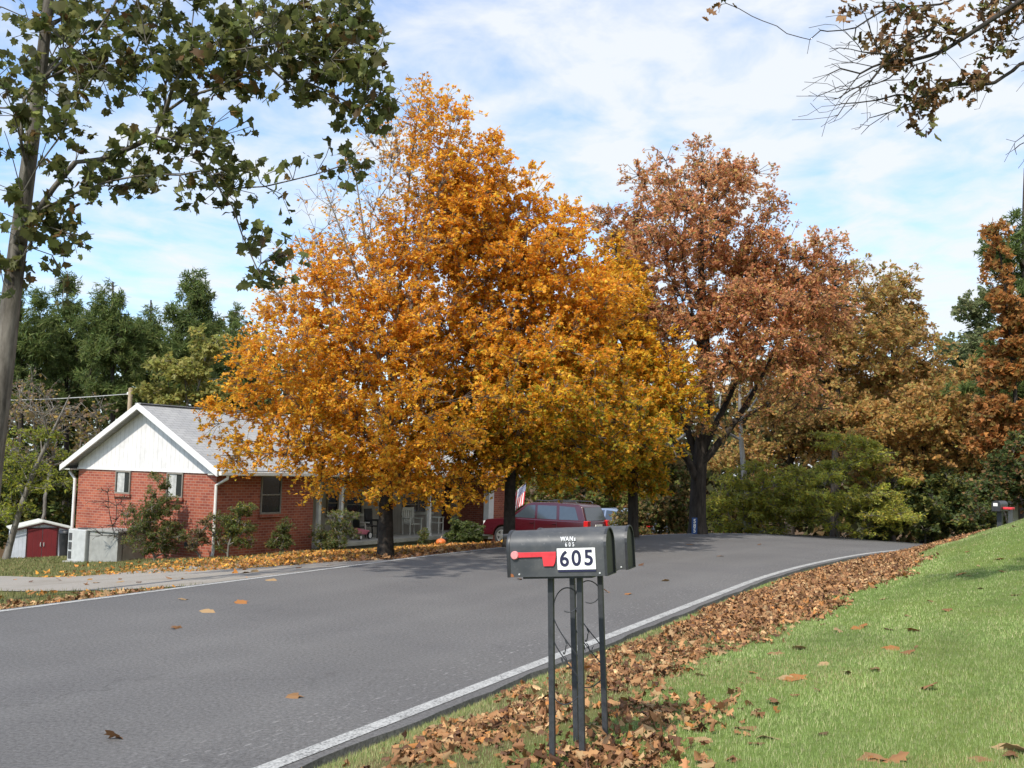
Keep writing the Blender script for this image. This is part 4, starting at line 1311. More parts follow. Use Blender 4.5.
    for u_, d_, a_ in ((.45, .27, 1), (.6, .39, -1), (.3, .35, 1)):
        c0 = at(u_, d_); c1 = at(u_ + .10, d_ + .035 * a_); cm_ = (c0 + c1) / 2 + np.array([0, 0, .006])
        w.prism([c0, cm_ + [.004, 0, .004], c1, cm_ - [.004, 0, .004]], [c0 + [0, .002, 0], cm_ + [.004, .002, .004], c1 + [0, .002, 0], cm_ + [-.004, .002, -.004]])
    w.build('scroll', M_POST, r_)
    return r_
M_BOXPAINT, t, b = newmat('worn_black_box')
f1 = noise(t, 5, 5, .6); f2 = noise(t, 60, 3)
f3 = noise(t, 18, 6, .7, dist=.4)
c_ = rampn(t, f1, [(.3, (.032, .035, .038)), (.7, (.064, .066, .068))])
c_ = mixc(t, rampn(t, f3, [(.50, (0, 0, 0)), (.75, (.55, .55, .55))]), c_, (.105, .10, .092))
t.links.new(mixc(t, rampn(t, f2, [(.62, (0, 0, 0)), (.75, (1, 1, 1))]), c_, (.10, .10, .10)), b.inputs['Base Color'])
t.links.new(rampn(t, f1, [(.3, (.38, .38, .38)), (.7, (.55, .55, .55))]), b.inputs['Roughness'])
bump(t, b, noise(t, 9, 2, .4), .35, .012)
M_BACKPLATE = plain('olive_black_plate', (.022, .022, .016), .5, var=.25, scale=20)

ax_ = np.array([math.cos(R(19)), -math.sin(R(19))])          # the box's long direction
def mb_place(label, cpx, Y, posts_px, marked):
    c = P(cpx[0], cpx[1], Y)
    base = np.array([c[0], c[1], tz(c[0], c[1])])
    rz = math.atan2(ax_[1], ax_[0])
    inv = np.array([[math.cos(rz), math.sin(rz)], [-math.sin(rz), math.cos(rz)]])
    zb = c[2] - base[2]
    posts = []
    for (xt, xb), k in zip(posts_px, (-1, 1)):
        def along(px, zf):
            lo_, hi_ = -.6, .6
            for _ in range(40):
                m_ = (lo_ + hi_) / 2
                w_ = base[:2] + inv.T @ np.array([m_, 0])
                if proj((w_[0], w_[1], zf(w_)))[0] < px:
                    lo_ = m_
                else:
                    hi_ = m_
            return np.array([m_, 0.0])
        q = along(xt, lambda w_: c[2])
        qb = along(xb, lambda w_: tz(*w_))
        wb = base[:2] + inv.T @ qb
        posts.append(((qb[0], 0, tz(*wb) - base[2] - .12), (q[0], 0, zb - .009 + q[0] * math.tan(R(4.2)))))
    return mailbox(label, base, rz, 0, posts, (0, 0), zb, marked)
m1 = mb_place('black mailbox with red flag and white 605 plate on two thin black posts', (561, 575), 4.70, ((551, 553.5), (579.7, 583.5)), True)
m2 = mb_place('plain black mailbox half hidden behind the one numbered 605', (585, 569), 5.12, ((572.3, 577.5), (600, 607)), False)

# distant mailbox on the bend
q = P(1000, 520, 21.0); fb = np.array([q[0], q[1], tz(q[0], q[1])])
zt = P(1000, 511, 21.0)[2] - fb[2]
fm = thing('mailbox', 'small distant black mailbox with a raised red arm beside the grass bank', 'mailbox', fb, R(228))
MB().box(-.045, .045, -.045, .045, -.2, zt - .01).build('post', M_POST, fm)
pr_ = arch_profile(.17, .21)
bd = MB().prism([(-.24, y, z + zt) for y, z in pr_], [(.24, y, z + zt) for y, z in pr_]).build('box', M_BLACK, fm, smooth=True)
MB().box(.241, .246, -.05, .03, zt + .10, zt + .16).build('label_plate', M_PLATE, bd)
MB().box(-.05, .12, .09, .27, zt + .04, zt + .085).build('flag', M_RED, fm, .01)
wq = P(1013, 506, 26.0); wz = tz(wq[0], wq[1])
ub = thing('utility_cabinet', 'white painted utility cabinet behind the small distant mailbox', 'cabinet', (wq[0], wq[1], wz), R(20))
hh = P(1013, 501, 26.0)[2] - wz
MB().box(-.09, .09, -.08, .08, -.1, hh).build('body', M_OFFWHITE, ub, .015)
MB().box(-.07, .07, -.095, -.081, hh - .35, hh - .06).build('door', M_OFFWHITE, ub, .004)

# ================================================================== TREES
OR_ = [((.79, .35, .035), 3), ((.86, .44, .045), 3), ((.70, .28, .03), 2), ((.88, .53, .06), 2)]
GOLD = [((.78, .44, .035), 3), ((.72, .35, .03), 3), ((.58, .42, .04), 1.2), ((.62, .25, .025), 1)]
GOLDGREEN = [((.62, .38, .025), 3), ((.36, .32, .03), 2), ((.60, .28, .02), 2), ((.20, .22, .025), 1)]
RUST = [((.62, .29, .14), 3), ((.69, .37, .17), 3), ((.52, .22, .105), 2), ((.62, .39, .12), 1.2), ((.34, .29, .09), .5)]
BROWN = [((.52, .32, .11), 3), ((.44, .26, .10), 2), ((.38, .33, .10), 2.8), ((.58, .33, .11), 1)]
OLIVE = [((.40, .41, .08), 3), ((.32, .35, .07), 2.5), ((.50, .45, .08), 1.7), ((.54, .44, .07), .7)]
DKGREEN = [((.085, .12, .04), 3), ((.12, .155, .045), 2), ((.18, .19, .05), 1)]
PINE = [((.10, .145, .045), 3), ((.145, .19, .055), 3), ((.20, .235, .07), 1.8)]
SYC = [((.10, .115, .034), 4), ((.135, .15, .045), 2.4), ((.18, .185, .06), 1.0), ((.15, .095, .035), .6), ((.18, .17, .05), .3)]
PALE = [((.36, .34, .10), 3), ((.27, .28, .07), 2), ((.42, .36, .09), 1)]

def maple_col(z0, z1, lowpal, mixk=.8):
    def f(pos, col):
        k = 1 - sstep(z0, z1, pos[:, 2] + .3 * rng.normal(size=len(pos)))
        low = palette(len(pos), lowpal)
        use = rng.random(len(pos)) < k * mixk
        return np.where(use[:, None], low, col)
    return f

b1 = hit(386, 557); Y1 = float(b1[1]); b1 = np.array([b1[0], b1[1], tz(b1[0], b1[1])])
pxY = lambda x, y, Y: P(x, y, Y)
xs = Y1 / F
bl = px_blobs([(300, 425, 92, 62, -.4), (345, 355, 108, 75), (420, 430, 115, 75, -.6), (385, 300, 92, 90), (455, 345, 80, 90, .3), (420, 205, 62, 95), (437, 120, 42, 46), (350, 225, 40, 70), (480, 205, 40, 70, .2), (262, 345, 40, 60, .3), (390, 470, 100, 28, -.6), (425, 95, 30, 24), (425, 140, 45, 58), (415, 200, 55, 78), (465, 230, 45, 70, .1), (350, 290, 70, 60), (250, 395, 38, 42, -.2), (440, 110, 34, 34), (480, 175, 28, 40), (470, 165, 36, 42), (455, 200, 40, 50), (490, 215, 34, 46), (265, 440, 40, 26, -.3), (305, 458, 36, 20, -.4), (400, 480, 60, 14, -.8)], Y1)
def bare1(p):
    # thinner on the upper left side, towards the top, where the twigs show
    q = (p - EYE) @ CMN
    x = 512 + F * q[:, 0] / -q[:, 2]; y = 384 - F * q[:, 1] / -q[:, 2]
    thin = sstep(350, 170, y) * sstep(475, 360, x - (300 - y) * .10)
    out = sstep(300, 240, x) * sstep(420, 300, y)
    return np.clip(1.05 - .98 * thin - .5 * out, .13, 1.05)
tr1 = [b1 - [0, 0, .15]] + [P(x, y, Y1) for x, y in ((386, 500), (389, 430), (394, 340), (398, 310))]
mlimbs = [[P(x, y, Y1 + o_) for x, y, o_ in L] for L in (((393, 350, 0), (402, 270, .1), (408, 190, .2), (418, 110, .2), (424, 84, .2)), ((390, 400, 0), (408, 320, -.3), (432, 230, -.5), (448, 140, -.5), (452, 110, -.5)), ((392, 380, 0), (378, 300, .3), (362, 220, .5), (352, 150, .6)), ((389, 430, 0), (355, 350, -.4), (318, 280, -.8), (295, 235, -1.0)), ((390, 420, 0), (372, 320, -.5), (345, 240, -.9), (325, 190, -1.0)), ((388, 450, 0), (330, 390, .3), (270, 340, .5), (240, 320, .6)), ((389, 440, 0), (430, 370, .6), (470, 290, 1.0), (492, 200, 1.2)))]
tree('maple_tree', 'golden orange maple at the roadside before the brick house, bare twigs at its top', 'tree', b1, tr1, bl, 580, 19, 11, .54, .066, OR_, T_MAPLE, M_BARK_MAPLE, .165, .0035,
     'autumn maples in front of the house', flat=.75, seg=.30, k_ang=2.2, k_path=.14, lift=.35, bare=bare1,
     colfn=maple_col(b1[2] + 2.2, b1[2] + 5.0, GOLD), extra_bare=(px_blobs([(345, 215, 48, 80), (400, 125, 35, 50), (290, 260, 45, 60)], Y1), 34), start_frac=.2, r_br=.04, limbs=mlimbs, limb_r=.042, clump_jit=.07)

Y2 = 20.9; b2 = gp(509, Y2, 546)
bl = px_blobs([(545, 400, 110, 80, -.5), (480, 395, 80, 85), (530, 300, 80, 95), (570, 330, 65, 85), (545, 225, 38, 56), (560, 190, 20, 24), (500, 240, 42, 80), (498, 165, 24, 34), (500, 200, 34, 50), (480, 240, 40, 60), (520, 455, 105, 32), (600, 430, 65, 50, -.4)], Y2)
tr2 = [b2 - [0, 0, .15]] + [P(x, y, Y2) for x, y in ((510, 490), (512, 430), (516, 350), (522, 270), (530, 200))]
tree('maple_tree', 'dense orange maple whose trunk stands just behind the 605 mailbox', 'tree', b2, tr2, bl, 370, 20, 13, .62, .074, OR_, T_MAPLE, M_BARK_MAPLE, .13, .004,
     'autumn maples in front of the house', flat=.7, clump_jit=.07, seg=.34, k_ang=2.0, k_path=.10, lift=.3, colfn=maple_col(b2[2] + 2.2, b2[2] + 4.8, GOLDGREEN, .85), start_frac=.25, r_br=.055)

b3 = gp(633, 25.2, 537); Y3 = 25.2
bl = px_blobs([(615, 380, 66, 70), (625, 300, 42, 55), (612, 260, 25, 30), (645, 400, 36, 56, -1), (600, 440, 76, 42), (580, 468, 66, 22), (640, 450, 38, 42, -.6), (598, 320, 46, 65)], Y3)
tr3 = [b3 - [0, 0, .15]] + [P(x, y, Y3) for x, y in ((633, 500), (632, 440), (628, 370), (622, 300), (616, 250))]
tree('maple_tree', 'yellow and green maple beside the rust brown oak, its low branches over the parked cars', 'tree', b3, tr3, bl, 170, 20, 14, .70, .090, GOLD, T_MAPLE, M_BARK_DARK, .14, .005,
     'autumn maples in front of the house', flat=.65, seg=.4, k_ang=2.0, lift=.25, colfn=maple_col(b3[2] + 2.0, b3[2] + 5.2, GOLDGREEN, .9), start_frac=.25)

# ---- oak with the blue sign
Yo = 28.0; bo = gp(697, Yo, 537)
bl = px_blobs([(690, 225, 90, 60), (772, 300, 78, 50), (690, 418, 60, 12, -1), (825, 300, 30, 40), (700, 175, 56, 33), (635, 240, 44, 42), (745, 240, 28, 42), (747, 195, 14, 24), (790, 265, 52, 34), (805, 315, 48, 40, -1), (745, 325, 72, 44, -1), (680, 320, 66, 44), (640, 350, 38, 38, .6), (735, 375, 85, 18, -1.2), (815, 355, 38, 24, -.6), (640, 300, 42, 48), (760, 280, 58, 52, .5), (790, 400, 40, 14, -.8), (700, 400, 60, 14, -.9)], Yo)
tro = [bo - [0, 0, .15]] + [P(x, y, Yo) for x, y in ((697, 500), (698, 462), (702, 440), (708, 395), (704, 330), (700, 260), (702, 200))]
oak_limbs = [[P(x, y, Yo + o_) for x, y, o_ in L] for L in (((698, 468, 0), (722, 440, -.4), (742, 412, .4), (758, 385, .7), (775, 350, 1.0), (790, 310, 1.2)), ((698, 462, 0), (712, 430, .3), (730, 398, .6), (748, 350, .8), (760, 300, .8)), ((697, 462, 0), (688, 428, .2), (674, 398, .4), (655, 360, .5), (640, 310, .6)), ((699, 450, 0), (708, 400, -.5), (700, 350, -.9), (685, 280, -1.0)), ((697, 475, 0), (684, 452, -.5), (664, 430, -.9), (645, 405, -1.1)))]
tree('oak_tree', 'spreading oak full of rust brown leaves with a small blue sign on its dark trunk', 'tree', bo, tro, bl, 320, 20, 12, .76, .096, RUST, T_OAK, M_BARK_DARK, .25, .006,
     flat=.65, up=.35, seg=.5, k_ang=1.1, k_path=.20, lift=.05, start_frac=.22, pw=.55, r_br=.08, limbs=oak_limbs, limb_r=.105, colfn=maple_col(bo[2] + 3.0, bo[2] + 5.0, BROWN, .8))
sg = P(694.5, 526, Yo - .27)
sgn = thing('house_number_sign', 'narrow blue vertical sign with white figures fixed to the oak trunk', 'sign', sg, R(4))
sp_ = MB().box(-.075, .075, -.006, .006, -.22, .22).build('panel', M_BLUE, sgn, .003)
for k, ch in enumerate('585'):
    text_mesh('numeral', ch, .15, M_PLATE, sp_, (0, -.0075, .125 - .125 * k), (R(90), 0, 0), bold=.003)

def small_tree(name, label, x, Y, pts, blobs, n_cl, tw, per, clr, leaf, pal, tmpl, bark, rb, cat='tree', group=None, yb=520, r_tip=.006, **k):
    b_ = gp(x, Y, yb)
    kw = dict(seg=.6, k_ang=1.4, lift=.2, start_frac=.25, butt=1.2); kw.update(k)
    return tree(name, label, cat, b_, trunk_px(b_, pts, Y), px_blobs(blobs, Y), n_cl, tw, per, clr, leaf, pal, tmpl, bark, rb, r_tip, group, **kw)

# ---- dead pale tree behind the oak
small_tree('dead_tree', 'leafless pale grey tree with forked limbs beside the oak', 748, 33, [(747, 520), (744, 470), (740, 430), (738, 395), (742, 360)],
           [(775, 405, 16, 22), (722, 405, 18, 20), (748, 375, 36, 22), (790, 475, 22, 6, -1), (708, 430, 12, 14), (665, 450, 30, 22, -1)], 26, 5, 0, .5, .1, RUST, T_KITE, M_BARK_PALE, .13, r_br=.10, k_ang=.9, k_path=.3, lift=.1, r_tip=.010, pw=.6)

FOREST = 'autumn trees behind the bend'
small_tree('oak_tree', 'thin crowned brown oak rising just right of the rust brown oak', 835, 36, [(835, 470), (838, 400), (842, 320), (846, 260)],
           [(840, 300, 42, 42), (858, 262, 24, 22), (815, 345, 55, 46), (860, 350, 50, 50), (850, 400, 55, 38)], 95, 18, 13, .85, .145, BROWN, T_OAK, M_BARK_DARK, .17, group=FOREST)
small_tree('oak_tree', 'russet brown oak with a pointed sparse top in the middle of the woods', 890, 39, [(890, 470), (892, 400), (893, 340), (896, 300)],
           [(893, 305, 24, 28), (885, 345, 42, 38), (925, 350, 32, 26), (900, 390, 55, 42), (950, 385, 36, 34), (903, 280, 9, 14)], 105, 18, 13, .9, .15, BROWN, T_OAK, M_BARK_DARK, .2, group=FOREST)
small_tree('oak_tree', 'low orange brown oak hanging over the olive bushes at the bend', 925, 33, [(928, 500), (925, 450), (918, 410), (915, 385)],
           [(905, 420, 55, 32), (955, 420, 42, 32), (865, 430, 42, 26), (880, 468, 38, 18, -1), (980, 440, 42, 26), (940, 455, 46, 18)], 110, 18, 13, .75, .13, BROWN + [((.52, .30, .09), 3)], T_OAK, M_BARK_DARK, .17, group=FOREST)
small_tree('oak_tree', 'dull brown oak behind the pale dead tree', 790, 40, [(790, 480), (792, 420), (795, 380)],
           [(785, 410, 56, 46), (800, 370, 42, 36), (750, 450, 38, 36), (820, 440, 38, 36)], 90, 18, 13, .85, .15, BROWN, T_OAK, M_BARK_DARK, .2, group=FOREST)
small_tree('poplar_tree', 'grey green tree far back in the gap beside the tall pine', 978, 58, [(978, 450), (978, 380), (978, 320)],
           [(978, 312, 20, 24), (972, 350, 32, 32), (990, 370, 32, 28), (965, 400, 38, 36)], 75, 18, 13, 1.1, .22, [((.20, .23, .10), 3), ((.26, .27, .12), 2), ((.15, .18, .075), 2)], T_KITE, M_BARK_GREY, .25, group=FOREST, seg=.9)
small_tree('pine_tree', 'tall dark green pine at the far right edge', 1018, 31, [(1020, 450), (1022, 380), (1023, 300), (1024, 200), (1025, 168)],
           [(1024, 180, 12, 20), (1020, 210, 24, 16), (1014, 250, 42, 26), (1016, 300, 40, 26), (1030, 350, 52, 30), (1000, 385, 34, 18), (968, 395, 20, 10, 1), (1040, 400, 56, 30)], 110, 13, 24, .36, .20, PINE, T_NEEDLE, M_BARK_DARK, .17, k_ang=.9, lift=.0, flat=.8, fold=.1, off=.10, up=.2)
small_tree('sweetgum_tree', 'orange brown tree standing in front of the tall pine', 1015, 27, [(1019, 470), (1016, 400), (1010, 330), (1004, 270), (996, 232)],
           [(1000, 258, 11, 22), (994, 230, 5, 12), (1008, 300, 16, 32), (1010, 360, 22, 38), (1008, 415, 30, 28), (1030, 330, 18, 46), (1000, 450, 26, 16)], 85, 14, 11, .42, .12, [((.44, .19, .06), 3), ((.48, .23, .07), 2), ((.34, .20, .07), 2), ((.27, .20, .06), 1)], T_MAPLE, M_BARK_DARK, .08, start_frac=.3)
small_tree('oak_tree', 'dark brown oak deep in the woods under the orange brown tree', 990, 36, [(990, 500), (990, 450), (992, 410)],
           [(985, 440, 46, 36), (1010, 460, 42, 28), (960, 470, 38, 28)], 60, 18, 13, .8, .14, BROWN + DKGREEN, T_OAK, M_BARK_DARK, .15, group=FOREST)

# ---- bushes on the outside of the bend and behind the cars
def bush(name, label, x, Y, blobs, n_cl, tw, per, clr, leaf, pal, tmpl=T_KITE, group=None, rb=.035, cat='bush', yb=520, r_tip=.004, bark=None, flat=.6, up=.5, jit=.15, seg=.3, off=None, clump_jit=.14):
    b_ = gp(x, Y, yb)
    root = thing(name, label, cat, b_, group=group)
    cen, _ = blob_points(px_blobs(blobs, Y), n_cl)
    cen[:, 2] = np.maximum(cen[:, 2], TZ(cen[:, 0], cen[:, 1]) + .08)
    cen = cen[np.argsort(np.linalg.norm(cen - b_, axis=1))]
    trunk = np.array([b_ + [0, 0, -.1], b_ + [0, 0, .03], b_ + [.0, .0, .10]])
    Pn, Dn, par, ends = grow(trunk, cen, seg, .5, .12, .15, start=1)
    rep = np.repeat(np.arange(n_cl), tw)
    tg = cen[rep] + ball(len(rep)) * (clr * (.6 + .8 * rng.random(n_cl)))[rep][:, None] * np.array([1, 1, flat])
    tg[:, 2] = np.maximum(tg[:, 2], TZ(tg[:, 0], tg[:, 1]) + .03)
    Pn, Dn, par, te, mids = add_twigs(Pn, Dn, par, 2, tg)
    me = wood_mesh('stems', Pn, Dn, par, r_tip, rb, 2, .5, 0, 1, 5)
    me.transform(Matrix.Translation(-Vector(b_)))
    link('stems', me, bark or M_BARK_GREY, root)
    spray_leaves('foliage', b_, Pn[te], mids, Dn[te], rng.poisson(per, len(te)), leaf, off or leaf * .8, pal, tmpl, jit, (rng.normal(size=n_cl) * clump_jit)[rep], up, .25, .05, None, None, .6, root, M_LEAF)
    return root
BR = 'bushes along the outside of the bend'
bush('roadside_bush', 'broad olive green bush with layered boughs on the bend', 838, 31, [(835, 480, 58, 40), (850, 450, 38, 26), (800, 500, 48, 32), (880, 500, 43, 34), (835, 515, 78, 22)], 110, 18, 13, .62, .115, OLIVE, T_LONG, BR, flat=.22, up=.9)
bush('roadside_bush', 'yellow green bush between the oak trunk and the broad olive bush', 750, 31, [(740, 505, 30, 32), (775, 500, 36, 36), (722, 515, 20, 22), (760, 480, 24, 18)], 80, 16, 12, .5, .11, OLIVE + [((.42, .38, .05), 3)], T_LONG, BR, flat=.4, up=.8)
bush('roadside_bush', 'dark green bush in the shade beside the end of the grass bank', 925, 32, [(915, 505, 43, 32), (945, 500, 43, 32), (895, 520, 38, 22), (970, 510, 30, 28), (990, 520, 40, 22)], 90, 16, 13, .6, .115, DKGREEN + [((.22, .21, .05), 2.2)], T_KITE, BR, flat=.4, up=.7)
bush('roadside_bush', 'brown and green thicket just left of the oak trunk', 662, 33, [(660, 505, 30, 36), (640, 525, 30, 22), (678, 520, 20, 24), (665, 470, 25, 24)], 75, 16, 11, .5, .11, [((.26, .18, .07), 2), ((.15, .18, .045), 2), ((.34, .23, .10), 2), ((.10, .12, .04), 2)], T_KITE, BR)
bush('roadside_bush', 'green and rust thicket behind the two parked cars', 570, 50, [(570, 490, 60, 30), (540, 480, 30, 30), (620, 490, 45, 36), (650, 480, 40, 40), (600, 460, 50, 30), (510, 490, 30, 26)], 95, 16, 12, .9, .18, [((.16, .20, .05), 3), ((.27, .27, .07), 2), ((.36, .18, .08), 1.2)], T_KITE, BR)

def distant_wood(x0, x1, Y, top, n_t, per, pal, leaf, label, botz=0, dy=4):
    tg = []
    for _ in range(n_t):
        x = rng.uniform(x0, x1); yy = Y + rng.uniform(-dy, dy)
        zt_ = P(x, top(x), yy)[2]; xx = P(x, 450, yy)[0]; zb_ = tz(xx, yy)
        tg.append((xx, yy, zb_ + (zt_ - zb_) * rng.random() ** .8))
    tg = np.array(tg)
    rep = np.repeat(np.arange(n_t), per); tot = len(rep)
    pos = tg[rep] + rng.normal(size=(tot, 3)) * [1.0, 1.0, .7]
    nr = rng.normal(size=(tot, 3)) + [0, 0, .8]
    col = palette(tot, pal) * np.exp((rng.normal(size=(n_t, 1)) * .3)[rep] + rng.normal(size=(tot, 1)) * .15)
    me = leaves_mesh('distant_wood', pos, nr, leaf * (.6 + .8 * rng.random(tot)), np.clip(col, .004, .9), T_KITE, .2)
    tag(link('distant_wood', me, M_LEAF), label, 'wood', None, 'stuff')
distant_wood(560, 1250, 66, lambda x: 400 + 25 * math.sin(x * .03) + 15 * math.sin(x * .11), 1500, 18, [((.07, .075, .03), 3), ((.13, .085, .035), 2), ((.09, .10, .035), 2)], .55, 'mass of brown and green woodland far behind the bend', dy=5)
distant_wood(-220, 330, 78, lambda x: 345 + 22 * math.sin(x * .05) + 12 * math.sin(x * .13), 1500, 18, DKGREEN + [((.16, .12, .06), 1)], .55, 'mass of dark woodland far behind the pines', dy=5)

# ---- pines behind the house
PG = 'pines behind the house'
for lab, x, Y, top, w in (
    ('dark pine half hidden by the sycamore trunk', 20, 58, 262, 40),
    ('broad dark pine between the sycamore trunk and the next pine', 66, 62, 278, 34),
    ('tall dark pine above the garden shed', 112, 57, 268, 32),
    ('narrow pine above the house gable', 150, 63, 286, 26),
    ('round topped open pine standing highest behind the roof', 193, 58, 266, 29),
    ('pine farthest right, half covered by the orange maple', 232, 64, 305, 26)):
    mk = [(x, top + 14, w * .25, 14), (x + w * .1, top + 34, w * .5, 16), (x - w * .35, top + 54, w * .7, 18), (x + w * .4, top + 66, w * .7, 18), (x, top + 88, w * .9, 18), (x - w * .3, top + 116, w * .75, 14), (x + w * .3, top + 130, w * .65, 14)]
    small_tree('pine_tree', lab, x, Y, [(x, 480), (x + 1, 400), (x, top + 70), (x + 1, top + 14)], mk, 115, 11, 18, .60, .34, PINE, T_NEEDLE, M_BARK_DARK, .22, group=PG,
               k_ang=.9, lift=.1, flat=.95, seg=.8, fold=.1, start_frac=.5, off=.22, up=.2)
small_tree('hickory_tree', 'pale yellow green tree peeping over the house ridge', 190, 50, [(190, 470), (188, 420), (185, 380)],
           [(178, 370, 26, 14), (203, 350, 18, 18), (165, 398, 30, 10), (205, 390, 26, 14)], 36, 14, 10, .8, .2, PALE, T_MAPLE, M_BARK_GREY, .12)
small_tree('walnut_tree', 'small leaning tree with yellow green leaves beside the white shed', 8, 42, [(16, 520), (30, 480), (48, 440), (64, 410), (70, 395)],
           [(40, 470, 34, 26), (12, 455, 30, 40), (62, 475, 22, 20), (50, 440, 20, 16), (10, 500, 26, 24)], 42, 10, 8, .6, .16, [((.33, .34, .045), 3), ((.25, .28, .04), 2), ((.17, .20, .04), 1)], T_LONG, M_BARK_GREY, .14, pw=.6,
           extra_bare=(px_blobs([(60, 420, 30, 24), (30, 400, 40, 26)], 42), 26), start_frac=.3)
bush('brown_thicket', 'leafless pinkish brown thicket left of the house roof', 40, 52, [(45, 430, 60, 45), (10, 420, 50, 50), (80, 440, 40, 40), (95, 420, 24, 26)], 80, 9, 2.2, 1.0, .17, [((.28, .19, .12), 3), ((.32, .25, .08), 2), ((.38, .25, .06), 1)], T_KITE, rb=.09, r_tip=.010, seg=.7)
bush('green_thicket', 'dark olive thicket filling the gap between shed and house', 75, 56, [(70, 490, 50, 40), (30, 500, 50, 40), (0, 490, 50, 50), (55, 460, 40, 30)], 80, 15, 12, 1.0, .22, DKGREEN + [((.22, .20, .04), 2)], T_KITE)
bush('roadside_bush', 'dark tangled bush behind the small distant mailbox', 1012, 25.5, [(1005, 485, 30, 20), (1030, 475, 40, 40), (980, 500, 26, 18)], 60, 16, 12, .45, .10, DKGREEN + [((.24, .14, .06), 1.5)], T_KITE, BR)
# ---- shrubs round the house
SH = 'shrubs along the house wall'
def hb(x, y, yl=None, xl=None):
    q = on_house(x, y, ylocal=yl, xlocal=xl)
    w = HC[:2] + HX * q[0] + HY * q[1]
    return float(w[1])
GRS = [((.10, .14, .035), 3), ((.15, .17, .05), 2), ((.22, .19, .06), 1), ((.26, .15, .06), .6)]
Yg = hb(155, 553, xl=-1.0)
bush('house_shrub', 'tall loose green shrub against the gable between its two windows', 155, Yg, [(155, 525, 25, 28), (165, 500, 18, 20), (150, 545, 27, 10), (140, 515, 15, 20), (160, 480, 12, 8), (170, 535, 16, 18)], 105, 12, 11, .26, .072, GRS, T_LONG, SH, yb=550)
bush('house_shrub', 'leafless dark twiggy shrub in front of the cellar entrance', 122, Yg + .9, [(116, 520, 16, 30), (130, 525, 16, 26), (106, 505, 10, 18)], 34, 6, .25, .35, .06, GRS, T_LONG, SH, yb=552, r_tip=.006, bark=M_BARK_DARK, rb=.02)
Yf = hb(235, 552, yl=-1.0)
bush('house_shrub', 'leaning green shrub beside the corner downspout, one bough reaching right', 228, Yf, [(232, 535, 23, 16), (240, 520, 17, 13), (225, 525, 15, 15), (252, 505, 10, 4)], 52, 12, 11, .24, .072, GRS + [((.36, .32, .05), .8)], T_LONG, SH, yb=550)
bush('house_shrub', 'small green shrub under the front window', 283, hb(283, 550, yl=-.9), [(283, 532, 11, 14), (281, 543, 13, 7), (287, 525, 7, 8)], 32, 12, 10, .2, .068, GRS, T_LONG, SH, yb=550)
bush('house_shrub', 'reddish brown low shrub where the gable meets the corner downspout', 200, hb(200, 550, xl=-.7), [(198, 540, 9, 12), (204, 530, 6, 10)], 20, 10, 7, .2, .06, [((.22, .14, .07), 2), ((.15, .15, .05), 1)], T_KITE, SH, yb=550)
bush('house_shrub', 'spreading green shrub below the white porch post', 335, hb(335, 548, yl=-1.0), [(335, 540, 20, 9), (343, 530, 14, 10), (325, 533, 12, 12), (345, 515, 14, 4)], 48, 12, 10, .26, .075, GRS, T_LONG, SH, yb=548)
bush('house_shrub', 'clipped rounded dark evergreen bush in front of the porch door', 463, hb(463, 545, yl=-1.3), [(463, 530, 18, 11), (463, 535, 21, 8), (470, 528, 12, 8)], 70, 14, 12, .22, .065, DKGREEN, T_KITE, SH, yb=546)
bush('house_shrub', 'little green plant at the porch edge before the white chairs', 424, hb(424, 545, yl=-.7), [(424, 536, 6, 8)], 12, 10, 9, .18, .07, GRS, T_LONG, SH, yb=546)

# ---- near sycamore on the left
Ys = 13.0; bs = gp(-22, Ys, 620)
trs = [bs - [0, 0, .2]] + [P(x, y, Ys) for x, y in ((-12, 480), (2, 380), (12, 290), (24, 200), (36, 110), (46, 30), (54, -60), (58, -160))]
bl = px_blobs([(150, 60, 110, 58, -.4, 4), (255, 45, 95, 50, -.8, 5), (330, 75, 48, 50, -1.0, 3.6), (345, 30, 36, 36, -.5, 1.6), (70, 60, 80, 70, .6, 2.6), (200, 138, 75, 20, -.4, 1.5), (225, 186, 58, 24, -.8, 2.4), (130, 175, 60, 22, -.2, 1.1), (215, 10, 130, 40, .2, 3), (20, 120, 50, 60, -.8, 2.4), (45, 235, 26, 28, -.3, 1.2), (10, 290, 22, 50, -.5, .9), (263, 268, 12, 12, -.9, .26), (352, 168, 14, 10, -1.0, .26), (120, -80, 220, 60, 0, 2.5), (-60, 60, 60, 110, .3, 2), (370, 100, 14, 36, -1., .8)], Ys)
bl = [(c_, (r_[0], r_[1] * .75, r_[2]), w_) for c_, r_, w_ in bl]
def syc_col(pos, col):
    return col
tree('sycamore_tree', 'tall sycamore with a smooth grey trunk and big dark green leaves at the left edge', 'tree', bs, trs, bl, 175, 5, 5.0, .55, .122, SYC, T_SYC, M_BARK_SYC, .165, .0045,
     flat=.9, up=.3, seg=.35, k_ang=1.6, k_path=.16, lift=.0, start_frac=.42, droopz=-.9, fold=.3, curl=.22, jit=.24, pw=.55, butt=1.2, r_br=.046, off=.11, clump_jit=.18)

